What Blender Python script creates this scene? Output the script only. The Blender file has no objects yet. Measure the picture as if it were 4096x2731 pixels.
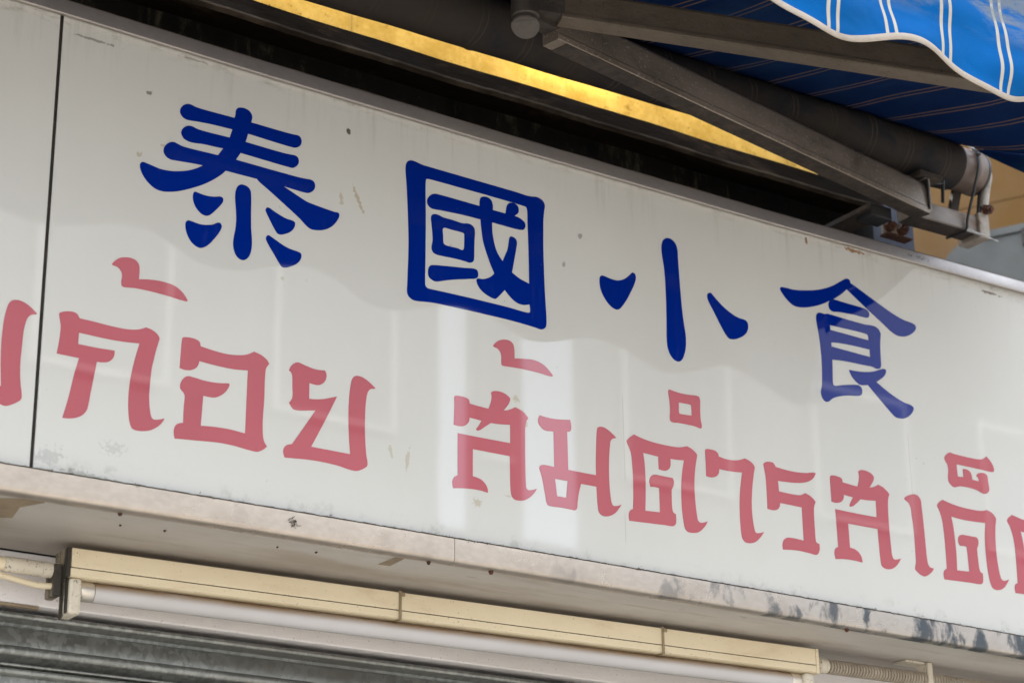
import bpy, bmesh, math, random
from mathutils import Vector, Matrix
random.seed(7)
sc = bpy.context.scene
col = sc.collection

# ------------------------------------------------------------------ camera
# metres; x runs along the shop sign to the right, y into the shop, z up; the sign's lower edge is z = 0
cam_d = bpy.data.cameras.new('camera')
cam = bpy.data.objects.new('camera', cam_d); col.objects.link(cam)
rt = Vector((0.82449, -0.56573, -0.01297)); dn = Vector((0.19086, 0.29959, -0.93478)); fw = Vector((0.53272, 0.76824, 0.35499))
m3 = Matrix((rt, -dn, -fw)).transposed()
cam.matrix_world = Matrix.Translation((-0.94298, -2.38313, -0.79059)) @ m3.to_4x4()
cam_d.sensor_width = 36; cam_d.lens = 76.0
cam_d.clip_start = 0.05; cam_d.clip_end = 500
cam_d.dof.use_dof = True; cam_d.dof.focus_distance = 3.05; cam_d.dof.aperture_fstop = 7.1
sc.camera = cam

# ------------------------------------------------------------------ sky, sun, exposure
SUN_EL, SUN_AZ = math.radians(50), math.radians(10)      # high, from behind the shop (+y), a little to the right
w = bpy.data.worlds.new('World'); sc.world = w; w.use_nodes = True
wn = w.node_tree.nodes; wl = w.node_tree.links; wn.clear()
sky = wn.new('ShaderNodeTexSky'); sky.sky_type = 'NISHITA'; sky.sun_disc = False
sky.sun_elevation = SUN_EL; sky.sun_rotation = SUN_AZ; sky.dust_density = 3.0; sky.air_density = 1.0; sky.ozone_density = 1.0
bg = wn.new('ShaderNodeBackground'); bg.inputs['Strength'].default_value = 0.15
wo = wn.new('ShaderNodeOutputWorld'); hz = wn.new('ShaderNodeMix'); hz.data_type = 'RGBA'; hz.inputs[0].default_value = .62          # thin even overcast over the blue
hz.inputs[7].default_value = (7.7, 8.35, 9.15, 1)
wl.new(sky.outputs[0], hz.inputs[6]); wl.new(hz.outputs[2], bg.inputs[0]); wl.new(bg.outputs[0], wo.inputs[0])
sun_d = bpy.data.lights.new('sun', 'SUN'); sun_d.energy = 3.2; sun_d.angle = math.radians(0.53); sun_d.color = (1.0, 0.96, 0.90)
sun = bpy.data.objects.new('sun', sun_d); col.objects.link(sun)
sdir = Vector((math.sin(SUN_AZ)*math.cos(SUN_EL), math.cos(SUN_AZ)*math.cos(SUN_EL), math.sin(SUN_EL)))
sun.rotation_euler = sdir.to_track_quat('Z', 'Y').to_euler(); sun.location = (0, 4, 12)
sc.view_settings.view_transform = 'Standard'; sc.view_settings.look = 'None'
sc.view_settings.gamma = 1; sc.view_settings.exposure = 2.06; sc.view_settings.use_curve_mapping = False
sc.render.engine = 'CYCLES'
sc.cycles.max_bounces = 10; sc.cycles.diffuse_bounces = 6; sc.cycles.glossy_bounces = 6; sc.cycles.transmission_bounces = 6

# ------------------------------------------------------------------ node helpers
class NT:
    def __init__(s, name):
        s.m = bpy.data.materials.new(name); s.m.use_nodes = True
        s.t = s.m.node_tree; s.t.nodes.clear()
        s.out = s.t.nodes.new('ShaderNodeOutputMaterial')
        s.co = s.t.nodes.new('ShaderNodeTexCoord').outputs['Object']
    def link(s, a, b):
        s.t.links.new(a, b)
    def put(s, sock, v):
        if isinstance(v, bpy.types.NodeSocket): s.t.links.new(v, sock)
        elif hasattr(v, '__len__') and len(v) == 3 and sock.type == 'RGBA': sock.default_value = (*v, 1)
        else: sock.default_value = v
    def map(s, scale=(1, 1, 1), loc=(0, 0, 0), rot=(0, 0, 0), src=None):
        n = s.t.nodes.new('ShaderNodeMapping'); s.put(n.inputs[0], src or s.co)
        n.inputs['Location'].default_value = loc; n.inputs['Rotation'].default_value = rot; n.inputs['Scale'].default_value = scale
        return n.outputs[0]
    def noise(s, scale=5, detail=6, rough=.6, vec=None, dist=0, out=0):
        n = s.t.nodes.new('ShaderNodeTexNoise'); s.put(n.inputs['Vector'], vec or s.co)
        n.inputs['Scale'].default_value = scale; n.inputs['Detail'].default_value = detail
        n.inputs['Roughness'].default_value = rough; n.inputs['Distortion'].default_value = dist
        return n.outputs[out]
    def voro(s, scale=5, vec=None, out='Color', feat='F1', rnd=1):
        n = s.t.nodes.new('ShaderNodeTexVoronoi'); s.put(n.inputs['Vector'], vec or s.co); n.feature = feat
        n.inputs['Scale'].default_value = scale; n.inputs['Randomness'].default_value = rnd
        return n.outputs[out]
    def ramp(s, v, a, b, c0=0.0, c1=1.0):
        n = s.t.nodes.new('ShaderNodeMapRange'); n.interpolation_type = 'SMOOTHSTEP'
        s.put(n.inputs[0], v)
        for i, q in enumerate((a, b, c0, c1)): s.put(n.inputs[i+1], q)
        return n.outputs[0]
    def math(s, op, a, b=0.0, c=0.0):
        n = s.t.nodes.new('ShaderNodeMath'); n.operation = op
        s.put(n.inputs[0], a); s.put(n.inputs[1], b); s.put(n.inputs[2], c)
        return n.outputs[0]
    def mix(s, f, a, b):
        n = s.t.nodes.new('ShaderNodeMix'); n.data_type = 'RGBA'
        s.put(n.inputs[0], f); s.put(n.inputs[6], a); s.put(n.inputs[7], b)
        return n.outputs[2]
    def sep(s, v=None):
        n = s.t.nodes.new('ShaderNodeSeparateXYZ'); s.put(n.inputs[0], v or s.co); return n.outputs
    def bump(s, h, strength=.2, dist=.01):
        n = s.t.nodes.new('ShaderNodeBump'); s.put(n.inputs['Height'], h)
        n.inputs['Strength'].default_value = strength; n.inputs['Distance'].default_value = dist
        return n.outputs[0]
    def bsdf(s, base, rough=.5, metal=0.0, normal=None, spec=.5, coat=0.0):
        n = s.t.nodes.new('ShaderNodeBsdfPrincipled')
        s.put(n.inputs['Base Color'], base); s.put(n.inputs['Roughness'], rough); s.put(n.inputs['Metallic'], metal)
        n.inputs['Specular IOR Level'].default_value = spec; n.inputs['Coat Weight'].default_value = coat
        if normal is not None: s.link(normal, n.inputs['Normal'])
        s.link(n.outputs[0], s.out.inputs[0])
        return n
    def spot(s, x, z, rx, rz, ang=0.0, ns=60, thr=.5, soft=.12):
        """a ragged stain: an ellipse on the x-z plane broken up by noise -> 0..1"""
        mp = s.map(loc=(0, 0, 0))
        q = s.sep()
        dx = s.math('SUBTRACT', q[0], x); dz = s.math('SUBTRACT', q[2], z)
        ca, sa = math.cos(ang), math.sin(ang)
        u = s.math('ADD', s.math('MULTIPLY', dx, ca/rx), s.math('MULTIPLY', dz, sa/rx))
        v = s.math('ADD', s.math('MULTIPLY', dx, -sa/rz), s.math('MULTIPLY', dz, ca/rz))
        r = s.math('SQRT', s.math('ADD', s.math('MULTIPLY', u, u), s.math('MULTIPLY', v, v)))
        n = s.noise(ns, 8, .7)
        k = s.math('ADD', s.math('MULTIPLY', s.math('SUBTRACT', 1.0, r), .8), s.math('MULTIPLY', s.math('SUBTRACT', n, .55), 1.7))
        return s.ramp(k, thr*.5, thr*.5+soft)

def simple(name, c0, c1, rough=.6, metal=0.0, scale=8, bump=0.0, bscale=60, stretch=(1, 1, 1), spec=.5, lo=.35, hi=.65, speck=0.0, speckc=(.02, .017, .014), grime=None, gscale=14):
    n = NT(name); v = n.map(scale=stretch)
    f = n.ramp(n.noise(scale, 8, .65, v), lo, hi)
    c = n.mix(f, c0, c1)
    if grime:
        g = n.ramp(n.noise(gscale, 10, .72, v, .4), .52, .75)
        c = n.mix(g, c, grime)
    if speck:
        sp = n.ramp(n.noise(260, 3, .6), .66-speck*.1, .74-speck*.1)
        c = n.mix(n.math('MULTIPLY', sp, .8), c, speckc)
    nm = n.bump(n.noise(bscale, 6, .6, v), bump, .004) if bump else None
    rr = n.ramp(n.noise(scale*2.3, 5, .6, v), .3, .7, rough*.85, min(1, rough*1.15))
    n.bsdf(c, rr, metal, nm, spec)
    return n.m

# ------------------------------------------------------------------ materials
def acrylic(name, base, spots=True):
    n = NT(name)
    f = n.ramp(n.noise(2.2, 4, .5), .3, .7)
    c = n.mix(f, base, tuple(q*.955 for q in base))
    # small flecks of dirt and smeared marks, each with its own shape
    fl = n.math('MULTIPLY', n.ramp(n.noise(120, 2, .5), .73, .78), n.ramp(n.noise(6, 4, .6), .45, .62))
    c = n.mix(n.math('MULTIPLY', fl, .55), c, (.13, .10, .07))
    if spots:
        tan = (.36, .30, .20); drk = (.07, .055, .045); rust = (.22, .11, .04); gry = (.16, .16, .15)
        for (x, z, rx, rz, a, ns, thr, k, cc) in [
            (.452, .468, .006, .040, .42, 170, .55, .75, tan), (.424, .465, .006, .022, .1, 170, .6, .6, tan),
            (.434, .571, .005, .007, 0, 260, .3, .95, drk), (.128, .545, .006, .004, 0, 300, .2, .7, drk), (.158, .470, .022, .010, -.4, 140, .75, .6, tan),
            (.118, .452, .008, .008, 0, 200, .6, .7, tan), (.60, .395, .007, .010, 0, 220, .6, .55, tan),
            (.836, .505, .008, .008, 0, 200, .55, .7, gry), (.805, .452, .006, .012, 0, 200, .6, .6, gry),
            (1.40, .612, .040, .007, 0, 110, .55, .95, rust), (1.295, .606, .004, .010, 0, 160, .3, .9, rust), (1.72, .606, .045, .006, 0, 120, .6, .9, (.12, .085, .06)),
            (.535, .105, .007, .030, -.15, 140, .6, .55, tan), (.507, .112, .006, .018, .2, 140, .6, .5, tan),
            (.715, .225, .013, .012, -.3, 200, .62, .6, tan), (.725, .206, .014, .008, -.5, 200, .62, .6, tan), (.732, .190, .006, .008, 0, 200, .45, .6, tan),
            (.648, .060, .018, .014, -.4, 230, .74, .6, tan), (.718, .128, .006, .010, 0, 200, .55, .55, tan), (.700, .078, .012, .004, 0, 160, .6, .5, tan),
            (.020, .020, .05, .035, .3, 150, .85, .28, gry), (.07, .004, .09, .012, -.05, 170, .8, .5, (.22, .21, .17)), (.105, .045, .05, .030, 0, 190, .95, .22, gry),
            (.335, .325, .006, .006, 0, 220, .5, .5, tan), (1.03, .245, .008, .010, 0, 220, .6, .5, tan), (.045, .60, .06, .004, -.02, 120, .6, .55, drk), (.19, .613, .05, .004, 0, 120, .7, .45, drk),
            (.0, .10, .004, .05, 0, 220, .7, .7, gry), (-.09, .30, .03, .03, 0, 12, .3, .12, gry)]:
            c = n.mix(n.math('MULTIPLY', n.spot(x, z, rx, rz, a, ns, thr), k), c, cc)
    # brown drip streaks under the top trim, grime resting above the bottom trim, a few hairline scratches
    q = n.sep()
    up = n.ramp(q[2], .52, .625); dr = n.ramp(n.noise(26, 7, .65, n.map(scale=(2.2, 1, .16))), .50, .78)
    c = n.mix(n.math('MULTIPLY', n.math('MULTIPLY', up, dr), .38), c, (.20, .165, .12))
    ed = n.math('MULTIPLY', n.ramp(q[2], .596, .617), n.ramp(n.noise(24, 8, .75, n.map(scale=(1, 1, 3))), .48, .70))
    c = n.mix(n.math('MULTIPLY', ed, .55), c, (.12, .09, .065))
    lo = n.math('MULTIPLY', n.ramp(q[2], .035, .002), n.ramp(n.noise(32, 8, .75), .50, .70))
    c = n.mix(n.math('MULTIPLY', lo, .45), c, (.17, .15, .12))
    wide = n.ramp(n.noise(1.6, 6, .65, n.map(scale=(1, 1, .5))), .45, .72)
    c = n.mix(n.math('MULTIPLY', wide, .10), c, (.36, .31, .24))
    for (x_, z0_, z1_) in ((.9065, .13, .255), (.9040, .035, .075), (1.4900, .12, .30)):
        ln = n.math('MULTIPLY', n.ramp(n.math('ABSOLUTE', n.math('SUBTRACT', q[0], x_)), .0004, .0008, 1.0, .0), n.math('MULTIPLY', n.ramp(q[2], z0_, z0_+.01), n.ramp(q[2], z1_, z1_+.02, 1.0, .0)))
        c = n.mix(n.math('MULTIPLY', ln, .35), c, (.2, .18, .15))
    nm = n.bump(n.noise(3.0, 2, .4), .03, .006)
    rr = n.ramp(n.noise(400, 2, .5), .3, .7, .012, .035)
    n.bsdf(c, rr, 0, nm, .5)
    return n.m

M = {}
M['acrylic'] = acrylic('white_acrylic', (.54,.527,.495))
def vinyl(name, c):
    n = NT(name)
    k = n.mix(n.ramp(n.noise(3, 4, .5), .3, .7), c, tuple(q*1.12 for q in c))
    fl = n.ramp(n.noise(150, 2, .5), .74, .78)
    k = n.mix(n.math('MULTIPLY', fl, .35), k, (.16, .2, .3))
    n.bsdf(k, .025, 0, n.bump(n.noise(3.0, 2, .4), .02, .006), .45)
    return n.m
M['blue'] = vinyl('blue_vinyl', (.0005, .0135, .172))
M['red'] = vinyl('faded_red_vinyl', (.37, .078, .098))

def trim_metal(name, stain):
    n = NT(name)
    BASE0, BASE1, BASE2 = ((.58, .485, .405), (.51, .435, .375), (.66, .58, .50)) if stain else ((.33, .295, .275), (.29, .26, .245), (.36, .33, .31))
    v = n.map(scale=(1, 1, 1.6))
    f = n.ramp(n.noise(9, 3, .5, v), .25, .75)
    c = n.mix(f, BASE0, BASE1)
    w_ = n.ramp(n.noise(85, 3, .5, v), .30, .75)
    c = n.mix(n.math('MULTIPLY', w_, .45), c, BASE2)
    rr = n.ramp(f, 0, 1, .24, .36)
    if stain:
        q = n.sep()
        grow = n.ramp(q[0], .45, 1.5, .0, 1.0)           # tarnish has spread over the right half
        b = n.ramp(n.math('ADD', n.noise(17, 6, .62, n.map(scale=(1.2, 1, .7)), .3), n.math('MULTIPLY', grow, .12)), .60, .71)
        b = n.math('MULTIPLY', b, grow)
        c = n.mix(n.math('MULTIPLY', grow, .45), c, (.33, .335, .34))
        c = n.mix(n.math('MULTIPLY', b, .92), c, (.055, .072, .09))
        d = n.ramp(n.noise(20, 3, .5), .50, .75)
        c = n.mix(n.math('MULTIPLY', d, .18), c, (.26, .21, .18))
    if not stain: rr = n.ramp(f, 0, 1, .30, .40)
    n.bsdf(c, rr, .78 if stain else .55, None, .5)
    return n.m
M['trim'] = trim_metal('tarnished_trim_metal', True)
M['trim_top'] = trim_metal('dull_trim_metal', False)
M['dust_lip'] = simple('dusty_lip', (.22, .17, .12), (.12, .10, .08), .9, 0, 40, .4, 160)
M['seam'] = simple('seam_sealant', (.016, .011, .009), (.03, .022, .018), .8, 0, 30)
n = NT('dirty_white_board')
f = n.ramp(n.noise(3, 6, .6, n.map(scale=(1, 2.5, 1))), .35, .7)
c = n.mix(f, (.49, .45, .405), (.55, .515, .475))
st = n.ramp(n.noise(9, 9, .7, n.map(scale=(.5, 5, 1))), .55, .75)
c = n.mix(n.math('MULTIPLY', st, .75), c, (.31, .235, .17))
bl = n.ramp(n.noise(5, 5, .6, n.map(scale=(.7, 3.0, 1), loc=(3, 1, 0))), .50, .72)
c = n.mix(n.math('MULTIPLY', bl, .45), c, (.30, .225, .16))
sp = n.ramp(n.noise(26, 8, .75, n.map(scale=(.45, 2.0, 1))), .62, .72)
c = n.mix(n.math('MULTIPLY', sp, .75), c, (.10, .07, .055))
q = n.sep()
gr = n.ramp(n.math('ADD', q[1], n.math('MULTIPLY', n.noise(12, 6, .6), .06)), .085, .20)   # darker towards the back, beside the lamp
c = n.mix(n.math('MULTIPLY', gr, .55), c, (.20, .165, .135))
n.bsdf(c, .55, 0, n.bump(n.noise(45, 5, .6), .12, .004), .4)
M['board'] = n.m
M['tape'] = simple('old_brown_tape', (.30, .23, .15), (.24, .18, .12), .6, 0, 30)
M['rust'] = simple('rusty_steel', (.10, .035, .018), (.05, .022, .014), .85, .1, 90, .4, 200)
M['black_wall'] = simple('soot_black_wall', (.008, .0075, .007), (.014, .0125, .011), .95, 0, 12, .5, 60, (1, 1, .35), grime=(.075, .068, .042), gscale=34, spec=.08)
M['beam'] = simple('grimy_brown_beam', (.010, .006, .0035), (.005, .0035, .002), .95, 0, 10, .7, 60, (.3, 1, 1), grime=(.060, .038, .023), gscale=11, spec=.08)
M['dust_ridge'] = simple('dusty_ridge', (.085, .066, .048), (.030, .022, .016), .95, 0, 22, .4, 90, (.4, 1, 1), spec=.1)
M['cabinet'] = simple('grey_sheet', (.10, .095, .09), (.07, .065, .06), .7, 0, 8)
M['cream'] = simple('yellowed_cream_plastic', (.66, .555, .385), (.74, .635, .45), .42, 0, 5, .05, 50, (.4, 1, 1), speck=.15, speckc=(.16, .11, .07), grime=(.56, .43, .26), gscale=8)
M['cream_pale'] = simple('pale_plastic', (.62, .56, .46), (.55, .49, .39), .5, 0, 20, .05, 50, speck=.6)
M['cap_grime'] = simple('blackened_plastic', (.26, .22, .155), (.03, .024, .018), .7, 0, 35, .3, 100, (1, 1, .4), lo=.4, hi=.55)
M['tie_brown'] = simple('browned_nylon', (.30, .235, .14), (.23, .175, .10), .5, 0, 30)
M['grime_line'] = simple('grime', (.035, .026, .02), (.06, .045, .03), .95, 0, 60)
n = NT('lamp_glass')
q = n.sep()
top = n.ramp(q[2], -.0635, -.0500)       # brown dust lying along the upper side of the tube
top = n.math('MULTIPLY', top, n.ramp(n.noise(40, 6, .6, n.map(scale=(.3, 1, 1))), .2, .6, .55, 1.0))
c = n.mix(n.ramp(n.noise(7, 4, .5), .3, .7), (.54, .515, .515), (.50, .475, .47))
c = n.mix(top, c, (.22, .13, .06))
n.bsdf(c, .16, 0, None, .5); M['tube'] = n.m
M['aluminium'] = simple('bright_aluminium', (.72, .66, .58), (.62, .57, .51), .35, .8, 30)
M['lintel'] = simple('painted_lintel', (.80, .765, .77), (.72, .69, .68), .45, 0, 4, .2, 220, (.5, 1, 1), speck=.2)
n = NT('galvanised_steel')
vv = n.map(scale=(1, 1, .8))
wv = n.noise(40, 3, .5, None, 0, 1)
vc = n.voro(170, n.map(scale=(1, 1, .8)), 'Color')
s0 = n.sep(vc)[0]
c = n.mix(n.ramp(s0, .1, .9), (.225, .23, .218), (.33, .335, .318))
c = n.mix(n.ramp(n.noise(4, 6, .6), .4, .7), c, (.24, .235, .215))
c = n.mix(n.math('MULTIPLY', n.ramp(n.noise(16, 8, .7, n.map(scale=(.5, 1, 1.4))), .55, .75), .5), c, (.10, .09, .075))
n.bsdf(c, n.ramp(s0, 0, 1, .32, .42), .75, n.bump(s0, .08, .002), .5); M['galv'] = n.m
M['arm'] = simple('dirty_bronze_aluminium', (.255, .21, .172), (.185, .15, .12), .50, .45, 6, .12, 180, (.5, 1, 1), speck=.45, speckc=(.55, .52, .48), grime=(.09, .072, .058), gscale=12)
M['arm2'] = simple('dusty_bronze_aluminium', (.135, .105, .078), (.095, .074, .054), .65, .25, 7, .2, 220, (.5, 1, 1), speck=.35, speckc=(.04, .03, .02), grime=(.06, .046, .033), gscale=14)
M['joint'] = simple('weathered_casting', (.075, .062, .052), (.045, .037, .031), .6, .3, 25, .2, 120)
M['joint_cap'] = simple('chalky_cap', (.105, .088, .076), (.065, .055, .048), .6, 0, 22, .15, 120, lo=.3, hi=.7, grime=(.06, .05, .055), gscale=45)
M['steel'] = simple('worn_grey_steel', (.235, .205, .18), (.175, .153, .135), .5, .35, 18, .1, 150, (.4, 1, 1), grime=(.16, .085, .05), gscale=20)
M['pale_metal'] = simple('pale_painted_metal', (.33, .29, .245), (.24, .205, .17), .6, .1, 18, .1, 120, speck=.2, grime=(.13, .085, .055), gscale=30)
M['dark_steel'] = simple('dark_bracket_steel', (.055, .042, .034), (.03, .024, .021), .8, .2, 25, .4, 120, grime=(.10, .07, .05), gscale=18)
M['sleeve'] = simple('pinkish_sleeve', (.15, .108, .088), (.10, .072, .058), .5, 0, 16, .15, 80, (1, 1, .5))
M['black_plastic'] = simple('black_plastic', (.018, .018, .020), (.03, .03, .032), .45, 0, 30)
M['white_plastic'] = simple('white_plastic', (.75, .76, .78), (.7, .7, .72), .35, 0, 30)
M['blue_plate'] = simple('blue_grey_sheet', (.035, .038, .052), (.048, .052, .068), .6, .0, 10, .05, 60, spec=.1)
M['tan_wall'] = simple('tan_render', (.130, .062, .010), (.110, .052, .008), .85, 0, 1.6, .1, 40)
M['hood'] = simple('grey_painted_hood', (.092, .090, .078), (.075, .073, .065), .55, .1, 9, .1, 60)
M['ground'] = simple('pavement_concrete', (.45, .395, .32), (.39, .345, .28), .9, 0, 3, .2, 60)
M['road'] = simple('asphalt', (.055, .054, .052), (.042, .042, .041), .9, 0, 6, .3, 120)
M['kerb'] = simple('kerb_stone', (.34, .33, .31), (.28, .27, .25), .9, 0, 8, .2, 60)
M['facade_cool'] = simple('pale_tile_facade', (.155, .168, .178), (.138, .15, .16), .7, 0, .6)
M['facade_warm'] = simple('cream_tile_facade', (.145, .151, .155), (.130, .136, .139), .7, 0, .6)
M['facade_grey'] = simple('grey_facade', (.15, .155, .16), (.135, .14, .145), .7, 0, .6)
M['window_glass'] = simple('dark_window', (.10, .11, .12), (.125, .135, .145), .5, 0, 2)
M['window_frame'] = simple('window_frame', (.45, .45, .45), (.4, .4, .4), .5, .3, 5)
M['shop_wall'] = simple('stained_shop_wall', (.10, .09, .08), (.07, .064, .058), .9, 0, 3, .3, 30)
M['fluff'] = simple('dark_dust_fluff', (.03, .025, .02), (.05, .04, .03), 1, 0, 60)

def cloth(name, base, stripe, period, x0, half, gap, dirt, dirtc, wob=0.0, warp=None, DN=(7, (.7, 1, 1.5)), fold=0.0):
    """blue awning cloth with pairs of thin pale stripes woven along the length"""
    n = NT(name); q = n.sep(); x = q[0]
    if wob:
        x = n.math('ADD', x, n.math('MULTIPLY', n.math('SUBTRACT', n.noise(9, 3, .5), .5), wob))
    def line(off):
        u = n.math('SUBTRACT', x, x0+off)
        u = n.math('ADD', n.math('DIVIDE', u, period), 100.5)
        u = n.math('ABSOLUTE', n.math('SUBTRACT', n.math('FRACT', u), .5))
        return n.ramp(u, half/period*.75, half/period*1.25, 1.0, 0.0)
    s_ = n.math('MAXIMUM', line(0.0), line(gap))
    f = n.ramp(n.noise(5, 5, .6), .3, .7)
    c = n.mix(f, base, tuple(q_*1.18 for q_ in base))
    c = n.mix(s_, c, stripe)
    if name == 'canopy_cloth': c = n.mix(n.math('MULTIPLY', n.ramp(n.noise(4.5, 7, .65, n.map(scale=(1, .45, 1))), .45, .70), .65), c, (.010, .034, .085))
    if dirt:
        a = n.ramp(n.noise(DN[0], 9, .7, n.map(scale=DN[1]), .5), dirt[0], dirt[1])
        z = n.ramp(q[2], dirt[2], dirt[3])
        c = n.mix(n.math('MULTIPLY', n.math('MULTIPLY', a, z), dirt[4]), c, dirtc)
    wv = n.noise(900, 1, .5)
    if fold: wv = n.math('ADD', n.math('MULTIPLY', wv, .05), n.noise(11, 2, .45, n.map(scale=(.8, 1, 1.3), rot=(0, .5, 0)), .5))
    n.bsdf(c, .85, 0, n.bump(wv, .15 if not fold else fold, .001 if not fold else .02), .08)
    return n.m
M['valance'] = cloth('valance_cloth', (.0004, .077, .255), (.42, .38, .32), .1090, .8238, .0029, .0165, (.44, .60, .655, .715, .8), (.155, .17, .18), DN=(13, (.55, 1, 1.6)), fold=.45)
M['canvas'] = cloth('canopy_cloth', (.0010, .012, .060), (.14, .09, .06), .0895, 1.2660, .0016, .0115, None, None, .004)  # same blue cloth as the valance, with the underside's shade put into the colour
M['roll'] = cloth('rolled_cloth', (.022, .024, .030), (.085, .062, .045), .0895, 1.6600, .0013, .0100, (.34, .60, -5, -4, .9), (.050, .041, .034), .012)
M['binding'] = simple('cream_binding_tape', (.42, .355, .29), (.35, .29, .235), .85, 0, 12, .5, 900, grime=(.24, .20, .155), gscale=10)

n = NT('amber_acrylic')
f = n.ramp(n.noise(22, 10, .78), .36, .66)
c = n.mix(f, (.90, .74, .32), (.72, .55, .17))
c = n.mix(n.ramp(n.noise(70, 7, .7), .58, .68), c, (.52, .36, .10))
tr = n.t.nodes.new('ShaderNodeBsdfTranslucent'); n.put(tr.inputs[0], c)
df = n.t.nodes.new('ShaderNodeBsdfDiffuse'); n.put(df.inputs[0], c)
mx = n.t.nodes.new('ShaderNodeMixShader'); mx.inputs[0].default_value = .25
n.link(tr.outputs[0], mx.inputs[1]); n.link(df.outputs[0], mx.inputs[2]); n.link(mx.outputs[0], n.out.inputs[0]); M['amber'] = n.m
def emit(name, c, s_):
    n = NT(name); e = n.t.nodes.new('ShaderNodeEmission'); n.put(e.inputs[0], c); e.inputs[1].default_value = s_
    n.link(e.outputs[0], n.out.inputs[0]); return n.m
M['lit_tube'] = emit('lit_tube', (1.0, .90, .64), 1.15)
M['white_inside'] = simple('white_box_inside', (.8, .78, .74), (.76, .74, .7), .7, 0, 3)

# ------------------------------------------------------------------ mesh helpers
def obj(name, bm, m, parent=None, smooth=0, label=None, kind=None):
    me = bpy.data.meshes.new(name)
    bmesh.ops.recalc_face_normals(bm, faces=bm.faces)
    bm.to_mesh(me); bm.free()
    o = bpy.data.objects.new(name, me); col.objects.link(o)
    me.materials.append(m)
    if smooth:
        for p in me.polygons: p.use_smooth = True
        me.set_sharp_from_angle(angle=math.radians(smooth))
    if parent is not None: o.parent = parent
    if label: o['label'] = label
    if kind: o['kind'] = kind
    return o
def thing(name, label, cat, loc=(0, 0, 0), rz=0.0, group=None):
    o = bpy.data.objects.new(name, None); col.objects.link(o); o.empty_display_size = .05
    o.location = loc; o.rotation_euler = (0, 0, rz); o['label'] = label; o['category'] = cat
    if group: o['group'] = group
    return o
def tag(o, label, cat, group=None):
    o['label'] = label; o['category'] = cat
    if group: o['group'] = group
    return o
def bx(bm, x0, x1, y0, y1, z0, z1, bev=0.0, mat=None):
    r = bmesh.ops.create_cube(bm, size=1)
    vs = r['verts']
    for v in vs:
        v.co = Vector(((x0+x1)/2+v.co.x*(x1-x0), (y0+y1)/2+v.co.y*(y1-y0), (z0+z1)/2+v.co.z*(z1-z0)))
        if mat is not None: v.co = mat @ v.co
    if bev:
        es = list({e for v in vs for e in v.link_edges})
        bmesh.ops.bevel(bm, geom=es, offset=bev, segments=2, affect='EDGES', profile=.5)
    return bm
def box(*a, **k): return bx(bmesh.new(), *a, **k)
def frame(p0, p1, up=Vector((0, 0, 1))):
    d = (Vector(p1)-Vector(p0)); L = d.length; d.normalize()
    s = d.cross(up).normalized(); u = s.cross(d).normalized()
    return d, s, u, L
def beam(bm, p0, p1, prof, up=Vector((0, 0, 1))):
    """sweep a closed profile of (side, up) points from p0 to p1"""
    d, s, u, L = frame(p0, p1, up)
    a = [bm.verts.new(Vector(p0)+s*q[0]+u*q[1]) for q in prof]; b = [bm.verts.new(Vector(p1)+s*q[0]+u*q[1]) for q in prof]
    k = len(prof)
    for i in range(k): bm.faces.new((a[i], a[(i+1) % k], b[(i+1) % k], b[i]))
    bm.faces.new(a[::-1]); bm.faces.new(b)
    return bm
def tube(bm, pts, r, seg=16, cap=True):
    pts = [Vector(p) for p in pts]; rings = []
    rr = r if hasattr(r, '__len__') else [r]*len(pts)
    ref = None
    for i, p in enumerate(pts):
        d = (pts[min(i+1, len(pts)-1)]-pts[max(i-1, 0)]).normalized()
        if ref is None:
            ref = d.cross(Vector((0, 0, 1)) if abs(d.z) < .9 else Vector((1, 0, 0))).normalized()
        s = (ref - d*ref.dot(d)).normalized(); ref = s; u = d.cross(s)
        rings.append([bm.verts.new(p+(s*math.cos(t)+u*math.sin(t))*rr[i]) for t in [2*math.pi*k/seg for k in range(seg)]])
    for a, b in zip(rings, rings[1:]):
        for k in range(seg): bm.faces.new((a[k], a[(k+1) % seg], b[(k+1) % seg], b[k]))
    if cap: bm.faces.new(rings[0][::-1]); bm.faces.new(rings[-1])
    return bm
def extr(bm, prof, xs, dz=lambda x: 0.0, closed=True, dy=lambda x: 0.0, caps=True):
    """sweep a (y, z) profile along the given x stations"""
    rings = [[bm.verts.new((x, y+dy(x), z+dz(x))) for y, z in prof] for x in xs]
    k = len(prof)
    for a, b in zip(rings, rings[1:]):
        for i in range(k if closed else k-1): bm.faces.new((a[i], a[(i+1) % k], b[(i+1) % k], b[i]))
    if closed and caps: bm.faces.new(rings[0][::-1]); bm.faces.new(rings[-1])
    return bm
def lerp(a, b, t): return a+(b-a)*t
def piece(tab):
    def f(x):
        for (xa, za), (xb, zb) in zip(tab, tab[1:]):
            if x <= xb or (xb, zb) == tab[-1]: return lerp(za, zb, (x-xa)/(xb-xa))
    return f
def spline(pts, n=8):
    out = []
    P = [Vector(p) for p in pts]; k = len(P)
    for i in range(k-1):
        a, b, c_, d = P[max(i-1, 0)], P[i], P[i+1], P[min(i+2, k-1)]
        for j in range(n):
            t = j/n
            out.append(.5*((2*b)+(c_-a)*t+(2*a-5*b+4*c_-d)*t*t+(3*b-a-3*c_+d)*t**3))
    out.append(P[-1]); return out

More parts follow.
